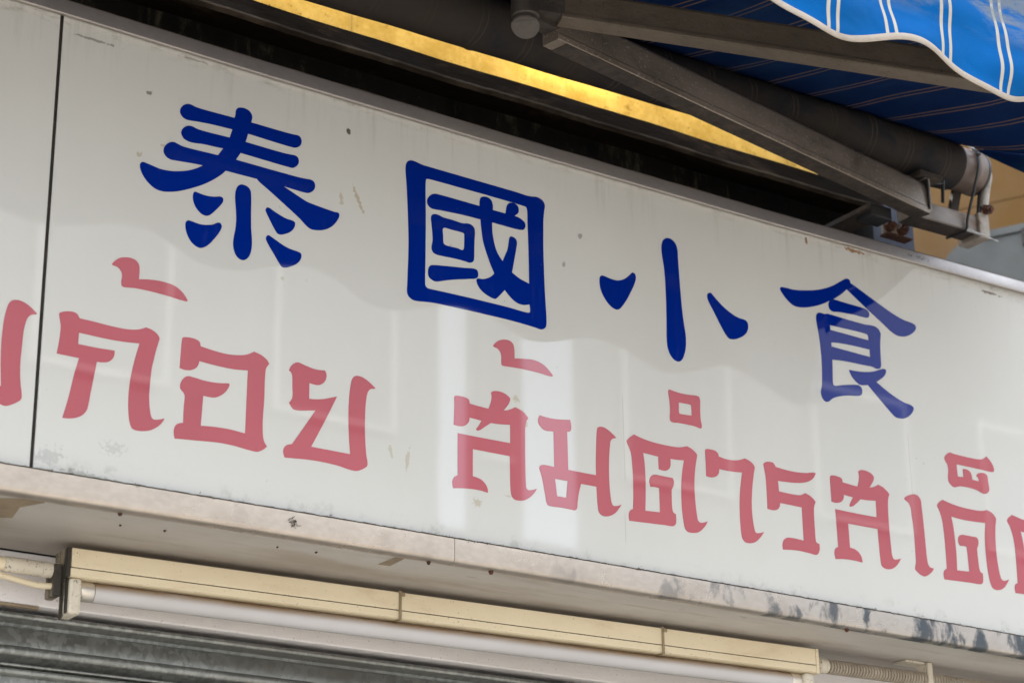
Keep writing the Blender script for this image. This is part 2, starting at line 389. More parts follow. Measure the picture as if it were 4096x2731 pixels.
# ------------------------------------------------------------------ ground, street, far buildings
obj('ground', box(-60, 80, -60, 40, -2.62, -2.53), M['ground'])['kind'] = 'structure'
obj('pavement', box(-40, 50, -4.5, .24, -2.53, -2.40), M['ground'])['kind'] = 'structure'
obj('kerb', box(-40, 50, -4.65, -4.503, -2.529, -2.397, .01), M['kerb'])['kind'] = 'structure'
obj('road', box(-40, 50, -9.0, -4.653, -2.529, -2.522), M['road'])['kind'] = 'structure'
obj('far_pavement', box(-40, 50, -12.0, -9.003, -2.529, -2.40), M['ground'])['kind'] = 'structure'

def facade(name, label, x0, x1, y, h, m, nx, dep=6.0, z0=-2.4, floor=3.1, skew=0.0):
    t = thing(name, label, 'building', ((x0+x1)/2, y, z0))
    cx = (x0+x1)/2
    bm = box(x0-cx, x1-cx, -dep, 0, 0, h)
    bx(bm, x0-cx-.05, x1-cx+.05, -dep-.05, .08, h+.003, h+.35)
    for v in bm.verts:
        if v.co.y < -dep/2 and v.co.x < 0: v.co.x += skew        # back corner slanted to open the sky gaps reflected in the sign
    obj('wall', bm, m, t)
    wm = fm = None
    wd = (x1-x0)/nx
    for i in range(nx):
        for k in range(int(h/floor)):
            xx = x0-cx+wd*(i+.5); zz = floor*k+1.0
            if wm is None:
                b = box(-wd*.28, wd*.28, .004, .05, 0, 1.35); f_ = obj('window', b, M['window_frame'], t); fm = f_.data
                g = obj('pane', box(-wd*.25, wd*.25, .052, .060, .06, 1.29), M['window_glass'], f_); wm = g.data
            else:
                f_ = bpy.data.objects.new('window', fm); col.objects.link(f_); f_.parent = t
                g = bpy.data.objects.new('pane', wm); col.objects.link(g); g.parent = f_
            f_.location = (xx, 0, zz)
    return t
facade('tower_block', 'pale grey tower block across the street, left of the gap', -6.0, 8.28, -12.0, 13, M['facade_cool'], 7)
facade('narrow_building', 'narrow grey building across the street between two bright gaps', 8.68, 9.27, -12.2, 14, M['facade_grey'], 1, dep=.75, skew=.57)
facade('apartment_building', 'cream apartment building across the street, right of the gap', 9.68, 30.0, -12.0, 12, M['facade_warm'], 9, dep=3.0, skew=2.4)

facade('distant_building', 'low pale building far behind the gap across the street', 2.0, 34.0, -24.0, 10.2, M['facade_cool'], 14)

# ------------------------------------------------------------------ the shop behind the sign
sb = thing('shop_building', 'grimy dark shopfront building that carries the sign and awning', 'building', (0, .3, -2.4))
def W(name, b, m, **k):
    o = obj(name, b, m, sb, **k); o.matrix_parent_inverse = Matrix.Translation((0, .3, -2.4)).inverted(); return o
W('upper_wall', box(-9, 1.80, .62, 7, 1.10, 1.75), M['shop_wall'])
W('soffit', box(-9, 1.80, .345, .62, 1.10, 1.14), M['shop_wall'])
W('black_backing', box(-3.0, 1.70, .25, .262, .40, .862), M['black_wall'], label='soot black backing board with pale root marks')
W('black_backing', box(1.576, 1.70, .25, .262, .8635, 1.10), M['black_wall'])
W('lintel', box(-3, 6, .25, .37, -.1005, -.0315, .002), M['lintel'])
W('lintel_edge', box(-3, .122, .2485, .256, -.1045, -.1012), M['tape'])
W('side_wall', box(-9, -3.003, .25, 7, -2.4, .9), M['shop_wall'])
W('back_room', box(-3, 6, .9, .96, -2.4, .6), M['shop_wall'])
W('side_block', box(1.9, 2.35, 3.4, 9, -2.4, 4.5), M['shop_wall'])

fb = tag(obj('fascia_beam', extr(bmesh.new(), [(.200, .830), (.200, .8585), (.202, .8605), (.246, .8605), (.246, .822), (.206, .826)],
         [-3.06+.06*i for i in range(80)], dz=lambda x: .0012*math.sin(x*7.3)+.0008*math.sin(x*23)+.012*max(0, x-1.25)), M['beam']),
         'dark grimy beam just below the glowing yellow strip', 'beam')

AWR = obj('edge_ridge', extr(bmesh.new(), [(.1990, .8295), (.1985, .8325), (.2000, .8335), (.2060, .8260), (.2055, .8245)], [-3.06+.02*i for i in range(238)], lambda x: .0012*math.sin(x*7.3)+.0008*math.sin(x*23)+.012*max(0, x-1.25)+.0006*math.sin(x*140)*math.sin(x*33)), M['dust_ridge'], fb)

# glowing yellow box behind the beam
yb = thing('yellow_light_box', 'glowing amber light box seen as a strip above the dark beam', 'light box', (.6, .28, .85))
Y0 = Matrix.Translation((.6, .28, .85)).inverted()
def YP(name, b, m, **k):
    o = obj(name, b, m, yb, **k); o.matrix_parent_inverse = Y0; return o
YP('face_panel', box(-2.0, .5808, .2500, .2520, .8615, 1.05), M['amber'])
YP('face_panel', box(.5822, 1.57, .2500, .2520, .8615, 1.05), M['amber'])
YP('seam_strip', box(.5806, .5824, .2525, .2545, .8615, 1.05), M['rust'])
bm = box(-2.0, 1.57, .262, .342, .863, .867); bx(bm, -2.0, 1.57, .262, .342, 1.053, 1.057); bx(bm, -2.0, 1.57, .342, .346, .863, 1.057)
bx(bm, -2.004, -2.0, .262, .346, .863, 1.057); bx(bm, 1.57, 1.574, .262, .346, .863, 1.057)
YP('casing', bm, M['white_inside'])
YP('lit_tube', tube(bmesh.new(), [(-1.9, .320, 1.03), (1.45, .320, 1.03)], .013, 12), M['lit_tube'])
YP('lit_tube', tube(bmesh.new(), [(.90, .272, .935), (1.10, .272, .935)], .009, 12), emit('bright_lit_tube', (1.0, .92, .70), 1.8))

tag(obj('metal_plate', box(1.655, 1.827, .272, .275, .50, .90), M['blue_plate']), 'blue grey sheet metal plate under the awning bracket', 'metal plate')

# neighbour on the right
dv = Vector((-.45, .89, 0)).normalized(); nv = Vector((-.89, -.45, 0)).normalized()
nb = thing('neighbouring_building', 'tan rendered building beyond the right end of the sign', 'building', (3.0, 1.2, -2.4), math.atan2(dv.y, dv.x))
# local x runs along the wall (away from the street), local y points towards us (nv), local z up
obj('wall', box(-1.6, 6, -5, 0, 0, 3.935), M['tan_wall'], nb)
obj('upper_wall', box(-1.6, 6, -5, -.012, 3.943, 6.5), M['tan_wall'], nb)
obj('shadow_joint', box(-1.6, 6, -5, -.03, 3.9355, 3.9425), M['dark_steel'], nb)
Rn = Matrix.Rotation(math.atan2(dv.y, dv.x), 4, 'Z')
def outline(bm, pts, y0, y1):
    a = [bm.verts.new((x, y0, z)) for x, z in pts]; b = [bm.verts.new((x, y1, z)) for x, z in pts]
    k = len(pts)
    for i in range(k): bm.faces.new((a[i], a[(i+1) % k], b[(i+1) % k], b[i]))
    bm.faces.new(a[::-1]); bm.faces.new(b); return bm
# a hood with a rounded inner corner, standing in front of the tan wall
hd = thing('metal_hood', 'grey metal hood with a rounded corner beyond the sign end', 'hood', (2.70, 1.02, 0), math.atan2(dv.y, dv.x))
hp = [(-1.6, .3), (.03, .3), (.03, 1.15), (.015, 1.225), (-.005, 1.257), (-.030, 1.280), (-.062, 1.296), (-.10, 1.304), (-.15, 1.306), (-1.6, 1.306)]
obj('body', outline(bmesh.new(), hp, -.22, .0), M['hood'], hd)
bm = box(-1.6, -.10, .001, .006, 1.288, 1.3062); obj('rim', bm, M['hood'], hd)
obj('hinge', box(-.245, -.205, .0065, .03, 1.24, 1.285, .004), M['dark_steel'], hd)

# ------------------------------------------------------------------ roller shutter under the lintel
sh = thing('roller_shutter', 'galvanised steel roller shutter under the lamp', 'shutter', (1.5, .27, -2.4))
S0 = Matrix.Translation((1.5, .27, -2.4)).inverted()
xs = [-3, -1, -.2, .2, .6, 1, 1.4, 2, 4, 6]
def SP(name, prof):
    bm = extr(bmesh.new(), prof, xs, closed=False)
    o = obj(name, bm, M['galv'], sh, smooth=50); o.matrix_parent_inverse = S0; return o
def arcp(y, z, r, a0, a1, n=7):
    return [(y+r*math.cos(math.radians(lerp(a0, a1, i/n))), z+r*math.sin(math.radians(lerp(a0, a1, i/n)))) for i in range(n+1)]
SP('hood_lip', [(.275, -.1055)] + arcp(.2625, -.1135, .0045, 60, 300) + [(.275, -.121), (.275, -.126)])
SP('slat', [(.272, -.1262), (.2675, -.130), (.2665, -.152)] + arcp(.2655, -.1600, .0065, 100, 260) + [(.272, -.1695), (.278, -.174)])
SP('slat_joint', [(.278, -.1742), (.270, -.1752)] + arcp(.2665, -.1775, .0022, 90, 270, 5) + [(.272, -.1805), (.276, -.1815)])
def slat_prof(z): return [(.274, z)] + arcp(.2650, z-.0050, .0045, 90, 240) + [(.2690, z-.011), (.2680, z-.016), (.2665, z-.040), (.2668, z-.056)] + arcp(.2655, z-.0630, .0060, 100, 260) + [(.272, z-.0715), (.274, z-.0745)]
z = -.1818
first = SP('slat', slat_prof(z))
for k in range(1, 29):
    o = first.copy(); col.objects.link(o); o.location = (0, 0, -.0748*k)

# ------------------------------------------------------------------ the sign
top_dz = piece([(-3.2, .011), (-.8, .010), (-.04, .0040), (.0036, .0035), (.2857, -.0010), (.7143, -.0040), (1.2139, -.0035), (1.8047, .0040), (2.7, .016)])
bot_dz = piece([(-3.2, -.005), (-.8, -.004), (-.04, -.0016), (.306, .0), (.705, .001), (1.17, .001), (1.72, -.0017), (2.7, -.006)])
sg = thing('shop_sign', 'long white shop sign with blue characters over red lettering', 'shop sign', (.9, 0, 0))
G0 = Matrix.Translation((.9, 0, 0)).inverted()
def SG(name, b, m, parent=None, **k):
    o = obj(name, b, m, parent or sg, **k)
    if parent is None: o.matrix_parent_inverse = G0
    return o
def panel(x0, x1):
    bm = bmesh.new(); bx(bm, x0, x1, 0, .003, -.012, .632, .0006); return bm
pan_l = SG('panel', panel(-3.0, -.0028), M['acrylic'], label='narrow left panel of the white face')
pan_r = SG('panel', panel(.0022, 2.65), M['acrylic'], label='wide right panel of the white face')
SG('seam_strip', box(-.0052, .0048, .0032, .006, -.012, .632), M['seam'])
xs_t = [-3.0+.05*i for i in range(114)]
SG('top_trim', extr(bmesh.new(), [(-.0025, .6172), (-.0085, .6166), (-.0095, .6180), (-.0095, .6360), (-.0085, .6378), (.005, .6392), (.14, .6392), (.14, .6372), (-.002, .6362)], xs_t, top_dz), M['trim_top'], smooth=30)
SG('top_lip', extr(bmesh.new(), [(-.0090, .6379), (-.0070, .6398), (.03, .6412), (.03, .6395), (-.0070, .6385)], xs_t, lambda x: top_dz(x)+.0004*math.sin(x*61)), M['dust_lip'], label='dusty brown upper edge of the top trim')
bprof = [(-.0022, .0018), (-.0075, .0012), (-.0085, .0002), (-.0085, -.0270), (-.0078, -.0298), (-.0060, -.0318), (-.0035, -.0326), (.0100, -.0328), (.0100, -.0315), (-.0030, -.0312), (-.006, -.029), (-.006, .0)]
SG('bottom_trim', extr(bmesh.new(), bprof, [x for x in xs_t if x < .58]+[.6042], bot_dz), M['trim'], smooth=40, label='left length of the bottom trim, warm and pale')
SG('bottom_trim', extr(bmesh.new(), bprof, [.6050]+[x for x in xs_t if x > .63], bot_dz), M['trim'], smooth=40, label='right length of the bottom trim with blue black tarnish')
SG('edge_grime', extr(bmesh.new(), [(-.0089, .0006), (-.0089, .0019), (-.0030, .0027), (-.0030, .0016)], [-3.0+.006*i for i in range(942)], lambda x: bot_dz(x)+.0004*math.sin(x*171)*math.sin(x*37)+.0003*math.sin(x*411)), M['grime_line'], label='line of black grime along the top of the bottom trim')
SG('underside_board', box(-3.0, 2.65, .0105, .2485, -.0300, -.024), M['board'])
SG('cabinet', box(-3.0, 2.65, .0065, .16, -.0232, .630), M['cabinet'])
for (x, y) in [(.1225, .0095), (.1496, .0672), (.2083, .0606), (.5721, .0060), (.6724, .0045), (1.3305, .0055), (.3674, .0537), (.4234, .0497)]:
    bm = bmesh.new(); r = random.uniform(.0028, .0045) if y < .02 else random.uniform(.0016, .0024)
    tube(bm, [(x, y, -.0300 if y > .02 else -.0325), (x, y, -.0335 if y < .02 else -.0312), (x+.0005, y, -.0365 if y < .02 else -.0318)], [r, r, r*.6], 10)
    SG('screw', bm, M['rust'], smooth=40)
# faded ink marks stamped on the top trim, too worn to read
bm = bmesh.new()
for k_, (dx, dz_, hh, ww) in enumerate([(0, 0, .0052, .0016), (.0030, -.0006, .0040, .0012), (.0058, -.0002, .0030, .0030), (.0200, -.0002, .0058, .0012), (.0235, -.0004, .0050, .0014), (.0270, .0002, .0058, .0012), (.0305, -.0010, .0030, .0026), (.0355, -.0002, .0052, .0013), (.0460, -.0012, .0026, .0016)]):
    x_ = 1.516+dx; z_ = .6262+dz_+top_dz(x_)
    bm.faces.new([bm.verts.new(v) for v in ((x_, -.0097, z_), (x_+ww, -.0097, z_+.0002), (x_+ww+.0008, -.0097, z_+hh), (x_+.0008, -.0097, z_+hh))])
SG('ink_marks', bm, M['cabinet'])
bm = bmesh.new()
def strip(bm, pts, z):
    bm.faces.new([bm.verts.new((x, y, z)) for x, y in pts])
strip(bm, [(.5248, .0608), (.544, .0598), (.5400, .012), (.5262, .012)], -.0304); SG('tape_strip', bm, M['tape'])
bm = bmesh.new(); strip(bm, [(-.030, .040), (.012, .016), (.026, .0135), (.030, .026), (.012, .060), (.0225, .1089), (.000, .119), (-.012, .075)], -.0304); SG('tape_strip', bm, M['tape'])

# lettering, outlines in metres on the face; third value 1 marks a sharp corner
GLYPHS = [
('chinese_character','first blue character, at the left end of the top row','blue',[
[(0.1843,0.5444),(0.1898,0.5447),(0.1955,0.5434),(0.203,0.5427),(0.2549,0.5428,1),(0.2562,0.5479),(0.2567,0.5547),(0.2591,0.5587),(0.2638,0.5608),(0.2705,0.5614),(0.2763,0.5597),(0.2803,0.556),(0.282,0.5517),(0.2814,0.5472),(0.2805,0.5429,1),(0.3371,0.5421),(0.3469,0.5423),(0.3538,0.5427),(0.3573,0.541),(0.3592,0.5367),(0.3586,0.5307),(0.3552,0.526),(0.3494,0.5229),(0.3435,0.5224),(0.2764,0.5245,1),(0.273,0.5113,1),(0.3311,0.5101),(0.3419,0.5106),(0.3497,0.511),(0.3537,0.5094),(0.3558,0.5042),(0.3549,0.4992),(0.3511,0.4944),(0.3468,0.4914),(0.3414,0.491),(0.266,0.493,1),(0.2595,0.4811,1),(0.3583,0.4797),(0.3682,0.4803),(0.375,0.4808),(0.3795,0.4794),(0.3821,0.4748),(0.3813,0.4684),(0.3774,0.4632),(0.3716,0.4597),(0.3657,0.4591),(0.333,0.4603,1),(0.3473,0.4547),(0.369,0.4465),(0.3756,0.4453),(0.3962,0.443),(0.4136,0.4415),(0.4197,0.4416),(0.4214,0.4384),(0.419,0.4312),(0.4105,0.4194),(0.4003,0.412),(0.3884,0.4079),(0.3765,0.4071),(0.3687,0.411),(0.3592,0.4184),(0.3107,0.4488),(0.2941,0.4587),(0.2923,0.4609,1),(0.2447,0.4609,1),(0.2393,0.4545),(0.2267,0.443),(0.2132,0.4331),(0.1952,0.4226),(0.1773,0.414),(0.1639,0.4096),(0.1531,0.4078),(0.1441,0.4089),(0.1349,0.4138),(0.1273,0.4209),(0.122,0.429),(0.12,0.4357),(0.1205,0.4399),(0.1235,0.4426),(0.1262,0.4427),(0.138,0.4408),(0.1489,0.4391),(0.1625,0.4398),(0.176,0.4426),(0.1895,0.4472),(0.2003,0.4528),(0.2107,0.46,1),(0.1982,0.4594),(0.1808,0.4578),(0.1699,0.4568),(0.1635,0.4565),(0.157,0.4589),(0.1529,0.4643),(0.153,0.4707),(0.1562,0.4766),(0.1614,0.4812),(0.1668,0.483),(0.1714,0.4822),(0.1789,0.4803),(0.1862,0.4799),(0.2322,0.4808,1),(0.2395,0.4928,1),(0.2266,0.492),(0.2089,0.4912),(0.196,0.4895),(0.1876,0.4896),(0.1806,0.4923),(0.1771,0.4983),(0.1778,0.5041),(0.1821,0.5099),(0.1875,0.5127),(0.1931,0.513),(0.1997,0.5114),(0.2081,0.5108),(0.2487,0.5114,1),(0.2525,0.5247,1),(0.2188,0.5237),(0.2001,0.5222),(0.1909,0.5211),(0.1835,0.5209),(0.1778,0.5231),(0.1741,0.5282),(0.1741,0.5338),(0.178,0.5404)],
[(0.2,0.4188),(0.2036,0.4188),(0.2111,0.4178),(0.2194,0.4175),(0.2286,0.4186),(0.2387,0.4212),(0.2418,0.4201),(0.2427,0.4166),(0.2414,0.4127),(0.2366,0.4055),(0.2313,0.3988),(0.2268,0.3936),(0.2224,0.3898),(0.2187,0.3884),(0.2132,0.3889),(0.2075,0.3921),(0.2027,0.3972),(0.1992,0.4041),(0.1979,0.4101),(0.1983,0.4157)],
[(0.1923,0.3754),(0.1964,0.3755),(0.2046,0.3746),(0.2129,0.3743),(0.2211,0.3758),(0.2284,0.3781),(0.2365,0.3829),(0.2398,0.3826),(0.2419,0.379),(0.241,0.3743),(0.2372,0.3666),(0.2311,0.3575),(0.2258,0.3504),(0.2205,0.3451),(0.2152,0.3416),(0.2116,0.3405),(0.2061,0.3413),(0.1995,0.3451),(0.1942,0.3515),(0.1907,0.3587),(0.1891,0.3655),(0.1894,0.3723)],
[(0.2688,0.4467),(0.2735,0.4469),(0.2788,0.4455),(0.2827,0.4414),(0.284,0.4343),(0.2846,0.4132),(0.2856,0.3867),(0.2873,0.3698),(0.2872,0.357),(0.2849,0.3474),(0.2809,0.341),(0.2759,0.3377),(0.2708,0.3378),(0.2655,0.3411),(0.2615,0.3479),(0.2596,0.3578),(0.2603,0.368),(0.2622,0.3803),(0.2629,0.3932),(0.2622,0.4059),(0.2604,0.422),(0.2601,0.4302),(0.2615,0.4384),(0.2642,0.4437)],
[(0.3095,0.4228),(0.3124,0.4227),(0.3192,0.4198),(0.3289,0.4161),(0.3387,0.4133),(0.3493,0.4124),(0.3521,0.4105),(0.352,0.4054),(0.3492,0.3996),(0.344,0.3942),(0.3374,0.3903),(0.3307,0.3877),(0.3259,0.3881),(0.3229,0.391),(0.3169,0.3998),(0.3079,0.4147),(0.3065,0.4181),(0.3075,0.4213)],
[(0.3122,0.3825),(0.3156,0.3815),(0.3243,0.3776),(0.334,0.3734),(0.3446,0.3703),(0.3592,0.3686),(0.3623,0.3671),(0.3632,0.3627),(0.3609,0.3562),(0.3558,0.3504),(0.3482,0.3454),(0.3397,0.3415),(0.3339,0.3413),(0.33,0.345),(0.3231,0.3543),(0.3096,0.3732),(0.3084,0.3766),(0.3094,0.3805)]]),
('chinese_character','boxed blue character, second in the top row','blue',[
[(0.5372,0.5524),(0.5436,0.5528),(0.551,0.5515),(0.5584,0.5504),(0.569,0.5502),(0.6588,0.5491),(0.7198,0.5483),(0.7389,0.5475),(0.7479,0.5481),(0.7559,0.5495),(0.7627,0.5489),(0.7694,0.5454),(0.7721,0.5395),(0.7708,0.53),(0.769,0.5153),(0.7683,0.4949),(0.7679,0.4647),(0.7687,0.4131),(0.7698,0.3837),(0.7709,0.3516),(0.7694,0.3454),(0.7649,0.341),(0.7593,0.3396),(0.7527,0.3404),(0.7109,0.3424),(0.6461,0.3426),(0.6037,0.3421),(0.5786,0.3415),(0.564,0.3402),(0.5474,0.338),(0.5402,0.3388),(0.534,0.3431),(0.532,0.3493),(0.5324,0.3607),(0.5338,0.399),(0.5342,0.4278),(0.5329,0.468),(0.5306,0.5113),(0.5287,0.5373),(0.5299,0.546),(0.5325,0.5499)],
[(0.5659,0.5305),(0.5722,0.5309),(0.6259,0.5308),(0.6917,0.5302),(0.734,0.5291),(0.738,0.5285),(0.7396,0.5244),(0.7402,0.4983),(0.7411,0.4585),(0.7412,0.407,1),(0.7263,0.4106),(0.7187,0.4138),(0.711,0.418,1),(0.7158,0.4407),(0.7194,0.4584),(0.7205,0.4686),(0.718,0.473),(0.713,0.4748),(0.7097,0.4746),(0.7074,0.472),(0.7056,0.4622),(0.7033,0.4517),(0.7004,0.4451),(0.6947,0.432,1),(0.6883,0.4393),(0.6829,0.4489),(0.6777,0.4705),(0.677,0.4832),(0.677,0.489,1),(0.73,0.4896),(0.7339,0.4918),(0.7363,0.4984),(0.7347,0.503),(0.7302,0.506),(0.7247,0.5082),(0.7169,0.5091,1),(0.7226,0.5142),(0.7245,0.5182),(0.7239,0.5246),(0.7206,0.5283),(0.7139,0.5294),(0.7072,0.527),(0.7038,0.5227),(0.7008,0.5091,1),(0.6784,0.5092,1),(0.6785,0.5174),(0.6761,0.5239),(0.6706,0.527),(0.663,0.5268),(0.6574,0.5237),(0.6554,0.5178),(0.6551,0.5099,1),(0.585,0.5107),(0.5786,0.5103),(0.5722,0.5073),(0.5664,0.5007),(0.5648,0.4954),(0.567,0.489),(0.5723,0.4859),(0.5786,0.4858),(0.5871,0.4866),(0.6257,0.4886),(0.6566,0.489,1),(0.6581,0.4737),(0.6611,0.4547),(0.6685,0.4338),(0.6738,0.4213),(0.68,0.4095,1),(0.6747,0.4039),(0.6682,0.3995),(0.6595,0.3961),(0.6508,0.3949),(0.6489,0.3923),(0.6497,0.3877),(0.654,0.3809),(0.6614,0.3753),(0.67,0.3718),(0.6776,0.3701),(0.6814,0.3702),(0.6852,0.3732),(0.6907,0.3792),(0.6979,0.3876,1),(0.7028,0.3828),(0.7114,0.376),(0.7191,0.3723),(0.7279,0.3712),(0.7334,0.3719),(0.7414,0.3746,1),(0.7421,0.364),(0.7412,0.3619),(0.7376,0.3609),(0.7003,0.3619),(0.6388,0.3621),(0.6303,0.362),(0.5848,0.3614),(0.5713,0.3612),(0.566,0.3615),(0.5624,0.3645),(0.5619,0.3691),(0.5623,0.4056),(0.5628,0.4656),(0.5627,0.5263),(0.5635,0.5293)],
[(0.5786,0.4785),(0.5839,0.4785),(0.5882,0.4776),(0.5924,0.4766),(0.6074,0.4763),(0.6256,0.4753),(0.6342,0.4771),(0.6407,0.4765),(0.6456,0.4727),(0.6468,0.4661),(0.6459,0.4531),(0.6454,0.4363),(0.6451,0.4255),(0.6441,0.4209),(0.6403,0.4174),(0.636,0.4164),(0.6306,0.4168),(0.6167,0.4172),(0.5934,0.4163),(0.5807,0.4163),(0.5754,0.4182),(0.5726,0.4233),(0.5728,0.4282),(0.5744,0.4363),(0.5738,0.4488),(0.5723,0.463),(0.5716,0.4716),(0.5733,0.4759)],
[(0.594,0.4607),(0.6073,0.4608),(0.6234,0.4607),(0.6279,0.4598),(0.6284,0.4558),(0.6281,0.4401),(0.6277,0.4371),(0.6259,0.4336),(0.6232,0.4331),(0.6168,0.4341),(0.5976,0.4342),(0.5934,0.4359),(0.5921,0.4482),(0.5918,0.4584)],
[(0.5733,0.3982),(0.5933,0.4016),(0.6252,0.4059),(0.6456,0.4088),(0.6499,0.4076),(0.652,0.4027),(0.6509,0.3971),(0.6465,0.3939),(0.6358,0.3909),(0.6144,0.3854),(0.5985,0.3806),(0.5796,0.3746),(0.5744,0.3753),(0.5686,0.3787),(0.5667,0.3845),(0.5676,0.3924),(0.5702,0.3966)]]),
('chinese_character','blue character, of three separate strokes, third in the top row','blue',[
[(0.8751,0.45),(0.8799,0.4499),(0.8927,0.4481),(0.904,0.4483),(0.9138,0.4519),(0.9221,0.4575),(0.9331,0.4681,1),(0.9379,0.4666),(0.9395,0.4607),(0.9364,0.4502),(0.9293,0.4361),(0.9206,0.421),(0.9121,0.4088),(0.9062,0.4027),(0.9021,0.4007),(0.8958,0.4011),(0.8864,0.406),(0.8772,0.4164),(0.8712,0.4289),(0.8701,0.441),(0.8716,0.4476)],
[(1.003,0.5412),(1.0118,0.5412),(1.0191,0.5365),(1.0229,0.528),(1.0235,0.5123),(1.025,0.4698),(1.0271,0.4307),(1.0293,0.4072),(1.0322,0.384),(1.0313,0.3671),(1.0282,0.3554),(1.0226,0.3446),(1.0167,0.3407),(1.0092,0.3412),(1.0013,0.3472),(0.9961,0.3586),(0.9949,0.3736),(0.996,0.4072),(0.9966,0.4424),(0.9956,0.4846),(0.9917,0.515),(0.992,0.5265),(0.9956,0.536)],
[(1.0824,0.4671),(1.0868,0.4682,1),(1.0925,0.4633),(1.1089,0.4511),(1.1257,0.4425),(1.1392,0.4382),(1.1548,0.4367),(1.1589,0.433),(1.1593,0.4259),(1.1561,0.4173),(1.1496,0.4103),(1.1369,0.4027),(1.1263,0.3991),(1.1186,0.3992),(1.1137,0.4029),(1.1034,0.4171),(1.0909,0.4372),(1.0797,0.4555),(1.0787,0.4617),(1.0803,0.4656)]]),
('chinese_character','blue character, under a roof stroke, last in the top row','blue',[
[(1.2336,0.5102),(1.2409,0.5112),(1.2608,0.5118),(1.2851,0.5159),(1.3153,0.5238),(1.3436,0.5361),(1.3668,0.5506),(1.3755,0.5559),(1.3812,0.5575),(1.3858,0.5554),(1.3866,0.5514,1),(1.3929,0.5492),(1.4264,0.536),(1.4535,0.5257),(1.4808,0.516),(1.5016,0.5109),(1.5229,0.5087),(1.529,0.506),(1.5292,0.5005),(1.5225,0.4924),(1.5102,0.4843),(1.4984,0.4802),(1.4855,0.4792),(1.4731,0.4827),(1.4505,0.4957),(1.4253,0.5097),(1.3773,0.538,1),(1.3676,0.5292),(1.3559,0.5206),(1.3464,0.5139,1),(1.3757,0.5129),(1.4075,0.5125),(1.4184,0.511),(1.423,0.5081),(1.4243,0.504),(1.4226,0.4992),(1.4185,0.4967),(1.3948,0.4961),(1.3672,0.4946),(1.3534,0.4933),(1.3438,0.4918),(1.3371,0.4936),(1.334,0.5001),(1.3355,0.5064),(1.3376,0.5095,1),(1.3243,0.5018),(1.3061,0.4935),(1.2881,0.4873),(1.2718,0.4837),(1.2573,0.4841),(1.2459,0.4902),(1.236,0.4994),(1.2311,0.5069)],
[(1.3133,0.4834),(1.3187,0.4837),(1.3234,0.4831),(1.3296,0.485),(1.3364,0.4851),(1.413,0.4838),(1.4257,0.485),(1.4354,0.4848),(1.4434,0.481),(1.4467,0.4745),(1.4456,0.4677),(1.4437,0.453),(1.4424,0.4287),(1.4421,0.4189),(1.4402,0.4136),(1.435,0.4108),(1.4295,0.4104),(1.4234,0.4119),(1.4006,0.4112),(1.3595,0.4096),(1.3343,0.407,1),(1.3334,0.39),(1.3328,0.3644),(1.3351,0.3629),(1.3529,0.3672),(1.3805,0.373),(1.3888,0.3735),(1.394,0.3707),(1.3954,0.3646),(1.3935,0.3589),(1.3878,0.3557),(1.3609,0.351),(1.3402,0.3451),(1.3276,0.3391),(1.3219,0.3343),(1.3163,0.3319),(1.3111,0.3328),(1.3069,0.3373),(1.3047,0.3464),(1.3079,0.3575),(1.3097,0.3747),(1.311,0.4016),(1.3099,0.428),(1.3086,0.4438),(1.3052,0.4668),(1.3052,0.4755),(1.3084,0.4813)],
[(1.334,0.4662,1),(1.4101,0.4675),(1.4169,0.4662),(1.4181,0.4571,1),(1.3343,0.4583,1)],
[(1.3345,0.4363,1),(1.3513,0.4388),(1.3759,0.4404),(1.4186,0.4412,1),(1.419,0.4282,1),(1.3346,0.4296,1)],
[(1.3691,0.3965,1),(1.3883,0.3975),(1.4078,0.4002),(1.4247,0.4046),(1.4392,0.4107),(1.4478,0.4135),(1.4521,0.4122),(1.4513,0.4066),(1.4449,0.3988),(1.4374,0.393),(1.4285,0.387,1),(1.447,0.3776),(1.4683,0.3687),(1.4873,0.363),(1.504,0.3607),(1.5085,0.3572),(1.5064,0.3509),(1.4977,0.3417),(1.4858,0.3352),(1.4758,0.3332),(1.4661,0.3338),(1.4595,0.3374),(1.4364,0.3557),(1.409,0.3781,1),(1.3999,0.3758),(1.3916,0.3751),(1.3825,0.3792),(1.3737,0.3872)]]),
('thai_letter','cut off red letter on the narrow left panel','red',[
[(-0.0358,0.2132),(-0.0301,0.2136),(-0.0221,0.2114),(-0.014,0.2067),(-0.007,0.2013,1),(-0.0077,0.2),(-0.0135,0.1984),(-0.018,0.194),(-0.0205,0.1876),(-0.0225,0.1755),(-0.0234,0.1538),(-0.0239,0.1344),(-0.0233,0.12),(-0.022,0.1078),(-0.0192,0.0911),(-0.02,0.0861),(-0.0271,0.08),(-0.0344,0.0758),(-0.04,0.0743),(-0.0457,0.0752),(-0.0571,0.0764,1),(-0.0588,0.0988,1),(-0.0463,0.0981,1),(-0.0483,0.1199),(-0.0493,0.1341),(-0.05,0.1581),(-0.0489,0.1826),(-0.0467,0.1977),(-0.044,0.2071),(-0.0401,0.2117)]]),
('thai_tone_mark','red mark over the first whole letter','red',[
[(0.1062,0.3029),(0.1141,0.3038),(0.1212,0.3022),(0.1253,0.2984),(0.1269,0.2935),(0.1271,0.277,1),(0.1382,0.2793),(0.1514,0.2809),(0.1647,0.281),(0.1782,0.2787),(0.1883,0.273),(0.1944,0.2665),(0.1971,0.2622,1),(0.1951,0.2612),(0.17,0.2629),(0.1434,0.2641),(0.1215,0.2636),(0.1055,0.2619),(0.1036,0.2635),(0.1029,0.2681),(0.1034,0.2786),(0.1012,0.2833),(0.0967,0.2871),(0.0897,0.2885),(0.0889,0.2896),(0.0919,0.2942),(0.0986,0.3001)]]),
('thai_letter','red letter just right of the seam','red',[
